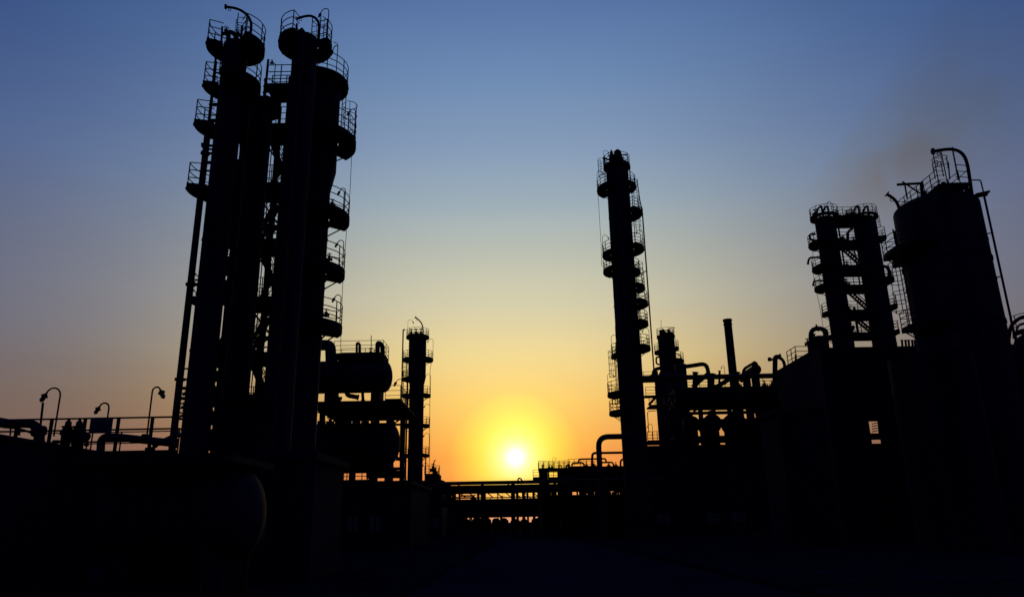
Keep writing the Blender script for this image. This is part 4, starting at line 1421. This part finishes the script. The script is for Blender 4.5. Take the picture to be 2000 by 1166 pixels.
for k in range(4):
    mb.bar(P(1703, 828 + 5 * k, Y0S + .15), P(1716, 825 + 5 * k, Y0S + .15), .04, .06)
mb.bar(P(1715, 822, Y0S + .15), P(1717, 846, Y0S + .15), .06, .06)
mb.build('grille', M_STEEL, ps)
# left flank of the structure: piers and panels running away
for k, (ya, yb, zt_) in enumerate(((Y0S + .31, Y0S + 3.2, zs - .51), (Y0S + 3.21, Y0S + 6.2, zs - .51), (Y0S + 6.21, Y1S, zs - .51))):
    MB().box(xs0, xs0 + .3, ya, yb, 0, zt_).build('wall_panel', M_CONC, ps)
px_pipe(ps, [(1584, 690), (1583.5, 642), (1612, 641), (1613, 690)], Y0S + 4, 9, 'pipe_loop', rad=.7)
px_pipe(ps, [(1590, 690), (1589.5, 652)], Y0S + 4.5, 5, 'pipe_stub')
px_pipe(ps, [(1597, 645), (1608, 640), (1616, 646), (1618, 690)], Y0S + 5, 4, 'pipe_loop', rad=.6)
MB().tube([P(1594, 645, Y0S + 4), P(1594.5, 634, Y0S + 4)], .07, 8).build('vent_pipe', M_PIPE, ps, True)
for xp in (1578, 1606):
    flange_valve(ps, P(xp, 672, Y0S + 4), .25)
MB().box(P(1598, 676, Y0S + 4).x, P(1620, 676, Y0S + 4).x, Y0S + 4, Y0S + 6, zs, ZAX(xs0, Y0S + 4, 656)).build('equipment_box', M_STEEL, ps)
px_pipe(ps, [(1553, 706), (1554, 692)], Y0S + 6.5, 2.6, 'pipe_stub')
for xp in (1763, 1770, 1776, 1783, 1788):
    px_pipe(ps, [(xp, 682), (xp - 1.5, 664)], Y0S + .7, 4, 'pipe_stub')
# pier standing in front of the structure's left flank
pr = thing('concrete_pier', 'pale edged concrete pier at the left foot of the right structure', 'pier', (P(1570, 1000, 47).x, 47, 0))
xa, xb = P(1531, 900, 46).x, P(1622, 900, 46).x
MB().box(xa, xb, 46, 49.6, 0, ZAX(xa, 46, 806)).build('shaft', M_CONC, pr)
MB().box(xa - .15, xb + .1, 45.85, 49.75, ZAX(xa, 46, 806), ZAX(xa, 46, 799)).build('cap', M_CONC, pr)

# ------------------------------------------------------------------ big vessel on the right
YI = 44.0
I = Column('reactor_vessel', 'big thick vessel at far right with railed top, two davits and a caged ladder', 'vessel', 1843, 490, YI)
rI = I.m(88.5, 500)
zI = I.z(411)
I.shell([(rI * 1.0, 0), (rI, zI)], n=56, dome=.3)
dome_z = lambda dx, dy: zI + .5 * rI * math.sqrt(max(0, 1 - (dx * dx + dy * dy) / rI ** 2))
# long railed deck across the head
ta, tbp = P(1756, 424, 47.6), P(1834, 371, 43.0)
zdk = ta.z
xk = ta.x
tp = MB().box(xk, xk + 1.7, 42.2, 47.6, zdk - .2, zdk).build('platform', M_STEEL, I.root)
zdk2 = zdk
straight_rail(tp, (xk + .05, 42.6, zdk2), (xk + .05, 47.5, zdk2), spacing=.8, tr=.026)
straight_rail(tp, (xk + .05, 47.5, zdk2), (xk + 1.65, 47.5, zdk2), spacing=.9, tr=.026)
straight_rail(tp, (xk + 1.65, 43, zdk2), (xk + 1.65, 47.5, zdk2), spacing=1.0, tr=.026)
for (x_, y_) in ((xk + .2, 42.3), (xk + .2, 47.2), (xk + 1.5, 42.3), (xk + 1.5, 47.2)):
    MB().box(x_ - .1, x_ + .1, y_ - .1, y_ + .1, zI, zdk - .2).build('deck_leg', M_STEEL, I.root)
MB().box(xk + .25, xk + 1.45, 42.5, 47.0, zI + .3, zdk - .2).build('deck_frame', M_STEEL, I.root)
for k in range(6):
    flange_valve(I.root, (xk + .55 + .12 * (k % 2), 43.4 + .75 * k, zdk + .25), .24)
for k in range(4):
    x_, y_ = xk + .7 + .5 * (k % 2), 43.2 + 1.1 * k
    MB().tube([(x_, y_, zI), (x_, y_, zdk + .5 + .2 * (k % 3))], .11, 10).build('nozzle', M_STEEL, I.root, True)
ladder(I.root, (xk + .1, 42.3), -.1, 250, zdk - .6, zdk + 2.1, cage_z0=zdk + .9, tr=.026, cr_=.42)
MB().tube(elbow_path([P(1827, 350, 42.4), P(1821, 321, 42.4), P(1826, 315, 42.4), P(1832, 315, 42.4)], .12), .03, 6).build('gate_hoop', M_RAIL, I.root, True)
lamp_part(I.root, P(1843, 345, 42.4), (-1, 0, 0), 1.0, .2, .03, .7)
MB().tube([P(1860, 288, 42), P(1862, 300, 42), P(1872, 352, 42)], .045, 8).build('lamp_post', M_RAIL, I.root, True)
for yy in (322, 334, 345):
    MB().tube([P(1866, yy, 42.1), P(1890, yy + 2, 42.1)], .025, 6).build('guard_rail', M_RAIL, I.root)
MB().tube([P(1872, 348, 42.1), P(1889, 333, 42.1)], .025, 6).build('guard_rail', M_RAIL, I.root)
MB().tube([P(1855, 350, 42.2), P(1852, 317, 42.2)], .04, 6).build('railing_post', M_RAIL, I.root)
davit(I.root, [(1899, 385), (1894, 350), (1890, 325), (1884, 307), (1873, 296), (1858, 292), (1842, 293), (1823, 296)], 42, 6.5)
davit(I.root, [(1763, 450), (1759, 425), (1755, 404), (1747, 390), (1733, 380)], 45.5, 6.0)
jb = MB()
jb.bar(P(1752, 361, 45), P(1798, 358.5, 45), .1, .14)
jb.bar(P(1762, 355, 45), P(1797, 378, 45), .07, .08)
jb.bar(P(1799, 357, 45), P(1803, 400, 45), .14, .16)
jb.bar(P(1767, 360, 45), P(1772, 388, 45), .07, .08)
jb.build('jib_crane', M_STEEL, I.root)
px_pipe(I.root, [(1898, 352), (1915, 352), (1922, 380)], 42.3, 2.6, 'pipe', rad=.12, n=8, flanges=False)
t_ = P(1921, 378, 42.3)
MB().tube([(t_.x, 42.3, t_.z), (t_.x, 42.3, 3)], .065, 8).build('downpipe', M_PIPE, I.root, True)
mb = MB()
mb.bar(P(1905, 381, 42.3), P(1931, 375.5, 42.3), .3, .12)
mb.bar(P(1910, 384, 42.3), P(1928, 381, 42.3), .2, .1)
mb.build('pipe_clamp', M_STEEL, I.root)
for yy in (455, 540):
    xx = 1921 + (yy - 378) * .2105
    MB().bar(P(xx, yy, 42.3), P(xx - 20, yy + 4, 42.8), .06, .06).build('pipe_clamp', M_STEEL, I.root)
# side decks and ladder on the left
I.plat(494, 158, 226, 124, rI, tr=.026)
for dx in (0, 3.6):
    MB().tube([P(1744 + dx, 448 + dx, 42.4), P(1758 + dx, 520, 42.4)], .045, 6).build('ladder_rail', M_RAIL, I.root)
I.plat(506, 150, 195, 108, rI, brackets=False, rails=(.05, .1))
ladder(I.root, I.c, rI + .1, 178, I.z(648), I.z(500), cage_z0=I.z(606), tr=.028, cr_=.48)
I.plat(643, 170, 230, 122, rI, tr=.026)
for zz_ in range(4, 20, 4):
    mb = MB()
    sector(mb, I.c, rI - .01, rI + .05, zz_ + .4, zz_ + .55, 0, 360)
    mb.build('stiffener_ring', M_SHELL, I.root)

J = Column('vertical_vessel', 'dark upright vessel in front of the right structure, faint blue rim on its left', 'vessel', 1817, 710, 36)
rJ = J.m(87, 760)
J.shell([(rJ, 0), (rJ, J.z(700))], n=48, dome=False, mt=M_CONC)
K = Column('vertical_vessel', 'domed vessel with rails cut off by the right edge', 'vessel', 2022, 640, 46)
rK = K.m(50, 640)
K.shell([(rK, 0), (rK, K.z(668))])
K.plat(652, 140, 400, 48, rK * .8, tr=.025)
px_pipe(K.root, [(1969, 672), (1974, 640), (1988, 624), (2006, 618), (2030, 622)], 45, 7, 'pipe_hoop', curve=True)
px_pipe(K.root, [(1985, 645), (1992, 634), (2010, 630)], 45.4, 4, 'pipe_hoop', curve=True)

# ------------------------------------------------------------------ left walkway with rails, pipes, valves, sign and lamps
YW = 23.0
zw = ZAX(P(200, 886, YW).x, YW, 887)
ww = thing('walkway', 'raised railed walkway at far left below the hooded lamps', 'walkway', (P(160, 890, YW).x, YW, 0))
xa, xb = P(-60, 886, YW).x, P(345, 886, YW).x
o = MB().box(xa, xb, YW - .1, YW + 1.2, zw - .16, zw).build('deck', M_STEEL, ww)
for z_ in (.02, .38, .74, 1.1):
    h_ = z_
    if z_ == .02:
        MB().bar((xa, YW, zw + .05), (xb, YW, zw + .05), .02, .1).build('toe_board', M_RAIL, ww)
    else:
        MB().tube([(xa, YW, zw + h_), (xb, YW, zw + h_)], .028, 8).build('guard_rail', M_RAIL, ww, True)
for xp in (-30, 36, 102, 167, 232, 298):
    x_ = P(xp, 818, YW).x
    MB().box(x_ - .045, x_ + .045, YW - .03, YW + .03, zw, zw + 1.12).build('railing_post', M_RAIL, ww)
for x_ in (xa + .3, (xa + xb) / 2, xb - .3):
    for y_ in (YW, YW + 1.1):
        MB().box(x_ - .1, x_ + .1, y_ - .1, y_ + .1, 0, zw - .16).build('post', M_STEEL, ww)
# farther railing beyond
fw = thing('walkway', 'farther railed walkway seen through the rails of the left walkway', 'walkway', (P(200, 888, 37).x, 37, 0))
zf = ZAX(P(200, 888, 37).x, 37, 888)
xa2, xb2 = P(60, 888, 37).x, P(345, 888, 37).x
MB().box(xa2, xb2, 37, 38.2, zf - .2, zf).build('deck', M_STEEL, fw)
straight_rail(fw, (xa2, 37.05, zf), (xb2, 37.05, zf), spacing=1.55, tr=.03, levels=(.15, .55, 1.1))
MB().box(xa2, xb2, 37.02, 38.1, 0, zf - .21).build('wall', M_CONC, fw)
# equipment bay: deck edge running away from the viewer
eb = thing('equipment_bay', 'dark raised equipment bay at the lower left under the walkway', 'equipment bay', (-18, 20, 0))
xe = P(203, 883, 22.9).x
MB().box(-26, xe, 16.5, 22.8, 0, zw - .05).build('wall', M_CONC, eb)
MB().box(-26.1, xe + .1, 16.4, 22.85, zw - .05, zw + .05).build('coping', M_CONC, eb)
# near pipe with elbow
p1_ = thing('bent_pipe', 'thick pipe entering from the left edge and bending down beside the walkway', 'pipe', P(75, 870, 21))
px_pipe(p1_, [(-60, 826), (75, 827), (79, 872)], 21, 17, rad=.55, n=18)
for xp, w_ in ((20, 3), (33, 6), (38, 3)):
    MB().tube([P(xp, 850, 21.2), P(xp + 1, 830, 21.2)], w_ / 2 * 22 / FPX, 8).build('pipe_stub', M_PIPE, p1_, True)
MB().tube([P(67, 841, 21), P(85, 843, 21)], .17, 14).build('flange', M_PIPE, p1_, True)
px_pipe(p1_, [(-60, 812), (-10, 817), (40, 826)], 21.6, 7, 'pipe', curve=True)
px_pipe(p1_, [(6, 834), (40, 838), (68, 848)], 21.4, 4, 'pipe', curve=True)
p2_ = thing('bent_pipe', 'thick pipe rising under the sign and bending right along the walkway', 'pipe', P(197, 890, 22))
px_pipe(p2_, [(193, 940), (198, 853), (225, 853), (345, 866)], 22, 15, rad=.5, n=18)
MB().tube([P(278, 853, 21.9), P(288, 853, 21.9)], .09, 10).build('pipe_stub', M_PIPE, p2_, True)
MB().bar(P(284, 878, 22), P(302, 875, 22), .08, .1).build('pipe_support', M_STEEL, p2_)
px_pipe(p2_, [(300, 868), (330, 858), (350, 846)], 22.2, 12, 'pipe_branch', rad=.4)
# pair of safety valves with handwheels
vs = thing('valve_set', 'pair of tall valves with handwheels beside the blue sign', 'valve set', P(140, 885, 22.2))
for xp in (131, 152.5):
    b_ = P(xp - 1, 850, 22.2)
    t_ = P(xp + .5, 817, 22.2)
    H_ = t_.z - b_.z
    prof = [(.0, .19), (.1, .2), (.22, .2), (.24, .16), (.45, .14), (.47, .18), (.53, .18), (.55, .1), (.8, .09), (.83, .06), (1, .02)]
    MB().tube([b_ + Vector((0, 0, H_ * h_)) for h_, r_ in prof], [r_ * .95 for h_, r_ in prof], 14).build('bonnet', M_STEEL, vs, True)
    MB().tube([b_ - Vector((0, 0, .55)), b_], .13, 12).build('valve_body', M_STEEL, vs, True)
    MB().tube([b_ + Vector((.05, 0, .02)), b_ + Vector((.32, 0, -.08))], [.17, .13], 12).build('outlet', M_STEEL, vs, True)
for xp, yp in ((113, 861), (136, 858)):
    c_ = P(xp, yp, 21.8)
    mb = MB()
    mb.tube([c_ + Vector((.14 * math.cos(i * math.pi / 8), .14 * math.sin(i * math.pi / 8), 0)) for i in range(16)], .016, 6, closed=True)
    for k in range(2):
        a_ = k * math.pi / 2 + .4
        mb.tube([c_ - Vector((.14 * math.cos(a_), .14 * math.sin(a_), 0)), c_ + Vector((.14 * math.cos(a_), .14 * math.sin(a_), 0))], .012, 5)
    mb.tube([c_ - Vector((0, 0, .3)), c_ + Vector((0, 0, .03))], .02, 6)
    mb.build('handwheel', M_STEEL, vs, True)
px_pipe(vs, [(124, 858), (165, 853)], 22.3, 16, 'manifold', rad=.2)
px_pipe(vs, [(140, 850), (172, 851)], 22.4, 10, 'manifold', rad=.2)
gg = MB().tube([P(169, 868, 22.1), P(169, 868, 22.05)], .07, 14)
gg.tube([P(169, 868, 22.1), P(168, 885, 22.1)], .018, 6)
gg.build('gauge', M_STEEL, vs, True)
# sign
sgp = [P(x, y, YW - .06) for x, y in ((177, 816.5), (221, 815.5), (218, 845.5), (174, 846.5))]
sg = thing('sign_board', 'blue rectangular sign with two rows of dark writing on the walkway rail', 'sign', (sgp[3].x, YW - .06, sgp[3].z))
x0_, x1_ = (sgp[0].x + sgp[3].x) / 2, (sgp[1].x + sgp[2].x) / 2
z0_, z1_ = sgp[3].z, sgp[0].z
MB().box(x0_, x1_, YW - .075, YW - .055, z0_, z1_).build('board', M_BLUE, sg)
wd, hg = x1_ - x0_, z1_ - z0_
rnd = random.Random(3)
for row in range(2):
    nch = 7 if row == 0 else 6
    cw = wd * .82 / nch
    for k in range(nch):
        cx_ = x0_ + wd * .09 + cw * (k + .5)
        cz = z0_ + hg * (.66 if row == 0 else .28)
        ch = hg * .2
        mb = MB()
        for j in range(3):
            zz = cz - ch / 2 + ch * j / 2
            mb.box(cx_ - cw * .36, cx_ + cw * .36, YW - .079, YW - .0752, zz - ch * .06, zz + ch * .06)
        for j in range(rnd.choice((1, 2))):
            xx = cx_ + (rnd.uniform(-.3, .3)) * cw
            mb.box(xx - cw * .05, xx + cw * .05, YW - .0795, YW - .0765, cz - ch * .55, cz + ch * .55)
        mb.build('character', M_LETTER, sg)
# the three hooded lamps of the walkway and the bare post
for (bx, by, tx, ty, hx, hy, lab) in ((105, 852, 107, 760, 86, 780, 'hooded lamp on a tall bent pole, leftmost on the walkway'),
                                      (206, 845, 200, 789, 191, 803, 'short hooded lamp on a bent pole behind the blue sign'),
                                      (287, 850, 302, 758, 310, 778, 'hooded lamp bending right, nearest the tall left columns')):
    b_ = P(bx, by, YW + .05)
    zt_ = ZAX(b_.x, YW, ty)
    sgn = -1 if hx < bx else 1
    hp = P(hx, hy, YW)
    top_x = P(bx + (by - ty) * .105, ty, YW).x
    reach = abs(hp.x - b_.x)
    lamp_thing(b_, (sgn, 0, 0), zt_ - b_.z + .03, reach * 1.0, lab, .026, .62 if by < 848 else .72)
bp = tag(MB().tube([P(77, 850, YW + .3), P(84, 786, YW + .3)], .035, 8).build('bare_post', M_RAIL, None, True), 'plain thin post under the leftmost hooded lamp', 'post')

# ------------------------------------------------------------------ near drum in the dark foreground
nd_ = thing('horizontal_drum', 'dim rounded end of a lying drum in the dark left foreground', 'drum', P(420, 1090, 18))
c_ = P(420, 1005, 18)
rn = 84 * DEP(c_) / FPX
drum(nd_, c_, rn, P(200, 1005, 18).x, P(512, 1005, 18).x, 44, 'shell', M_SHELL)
for xp in (260, 440):
    x_ = P(xp, 1060, 18).x
    MB().box(x_ - .2, x_ + .2, 17.4, 18.6, 0, c_.z - rn * .7).build('saddle', M_CONC, nd_)
MB().tube([(P(460, 930, 18).x, 18, c_.z + rn * .9), (P(460, 930, 18).x, 18, c_.z + rn * 1.25)], .12, 12).build('nozzle', M_STEEL, nd_, True)

cn = thing('sky_blocker', 'added dark slab blocking sky light above the lying drum in the left foreground', 'sky_blocker', (P(300, 1090, 17.5).x, 17.8, 0))  # added slab on posts, keeps zenith light off the top of the drum
xa, xb = P(120, 905, 17).x, P(470, 905, 17).x
zk = ZAX(xa, 16.4, 893)
MB().box(xa, xb, 16.4, 19.4, zk - .15, zk).build('roof_slab', M_STEEL, cn)  # added light blocker, stops short of the drum's right end
for x_ in (xa + .2, (xa + xb) / 2, xb - .5):
    for y_ in (16.5, 19.3):
        MB().box(x_ - .07, x_ + .07, y_ - .07, y_ + .07, 0, zk - .15).build('post', M_STEEL, cn)

# ------------------------------------------------------------------ smoke drifting behind the right columns
def smoke():
    p0, p1 = P(1625, 440, 400), P(2110, 0, 380)
    L = (p1 - p0).length
    r0, r1 = 25.0, 76.0
    o = MB().lathe([(.1, -4), (r0 * .7, -3), (r0, 0), (r1, L), (.1, L + 1)], (0, 0, 0), 24).build('smoke_plume', M_STEEL, None, True)
    o.location = p0
    o.rotation_euler = (p1 - p0).to_track_quat('Z', 'Y').to_euler()
    tag(o, 'faint brown smoke plume drifting up to the right behind the big vessel', 'smoke', kind='stuff')
    m = bpy.data.materials.new('brown_smoke')
    m.use_nodes = True
    t = m.node_tree
    t.nodes.clear()
    def n_(typ, **k):
        q_ = t.nodes.new(typ)
        for a_, b_ in k.items():
            setattr(q_, a_, b_)
        return q_
    def mth(op, a_, b_=None, clamp=False):
        q_ = n_('ShaderNodeMath', operation=op, use_clamp=clamp)
        for i_, v_ in enumerate((a_, b_)):
            if v_ is None:
                continue
            if isinstance(v_, (int, float)):
                q_.inputs[i_].default_value = v_
            else:
                t.links.new(v_, q_.inputs[i_])
        return q_.outputs[0]
    co = n_('ShaderNodeTexCoord')
    sp = n_('ShaderNodeSeparateXYZ')
    t.links.new(co.outputs['Object'], sp.inputs[0])
    rho = mth('SQRT', mth('ADD', mth('MULTIPLY', sp.outputs[0], sp.outputs[0]), mth('MULTIPLY', sp.outputs[1], sp.outputs[1])))
    rad = mth('ADD', mth('MULTIPLY', sp.outputs[2], (r1 - r0) / L), r0)
    edge = mth('POWER', mth('SUBTRACT', 1.0, mth('DIVIDE', rho, rad), True), .8)
    along = mth('POWER', mth('SUBTRACT', 1.0, mth('DIVIDE', sp.outputs[2], L * 1.1), True), 2.2)
    start = mth('DIVIDE', mth('ADD', sp.outputs[2], 3.0), L * .22, True)
    nz = n_('ShaderNodeTexNoise')
    nz.inputs['Scale'].default_value = .03
    nz.inputs['Detail'].default_value = 5
    nz.inputs['Distortion'].default_value = .6
    t.links.new(co.outputs['Object'], nz.inputs['Vector'])
    mr = n_('ShaderNodeMapRange')
    mr.inputs['From Min'].default_value = .28
    mr.inputs['From Max'].default_value = .68
    t.links.new(nz.outputs[0], mr.inputs[0])
    den = mth('MULTIPLY', mth('MULTIPLY', mth('MULTIPLY', edge, along), start), mth('MULTIPLY', mr.outputs[0], SMOKE))
    ab = n_('ShaderNodeVolumeAbsorption')
    ab.inputs['Color'].default_value = (.97, .55, .1, 1)
    t.links.new(den, ab.inputs['Density'])
    out = n_('ShaderNodeOutputMaterial')
    t.links.new(ab.outputs[0], out.inputs['Volume'])
    o.data.materials.clear()
    o.data.materials.append(m)
SMOKE = .036
smoke()
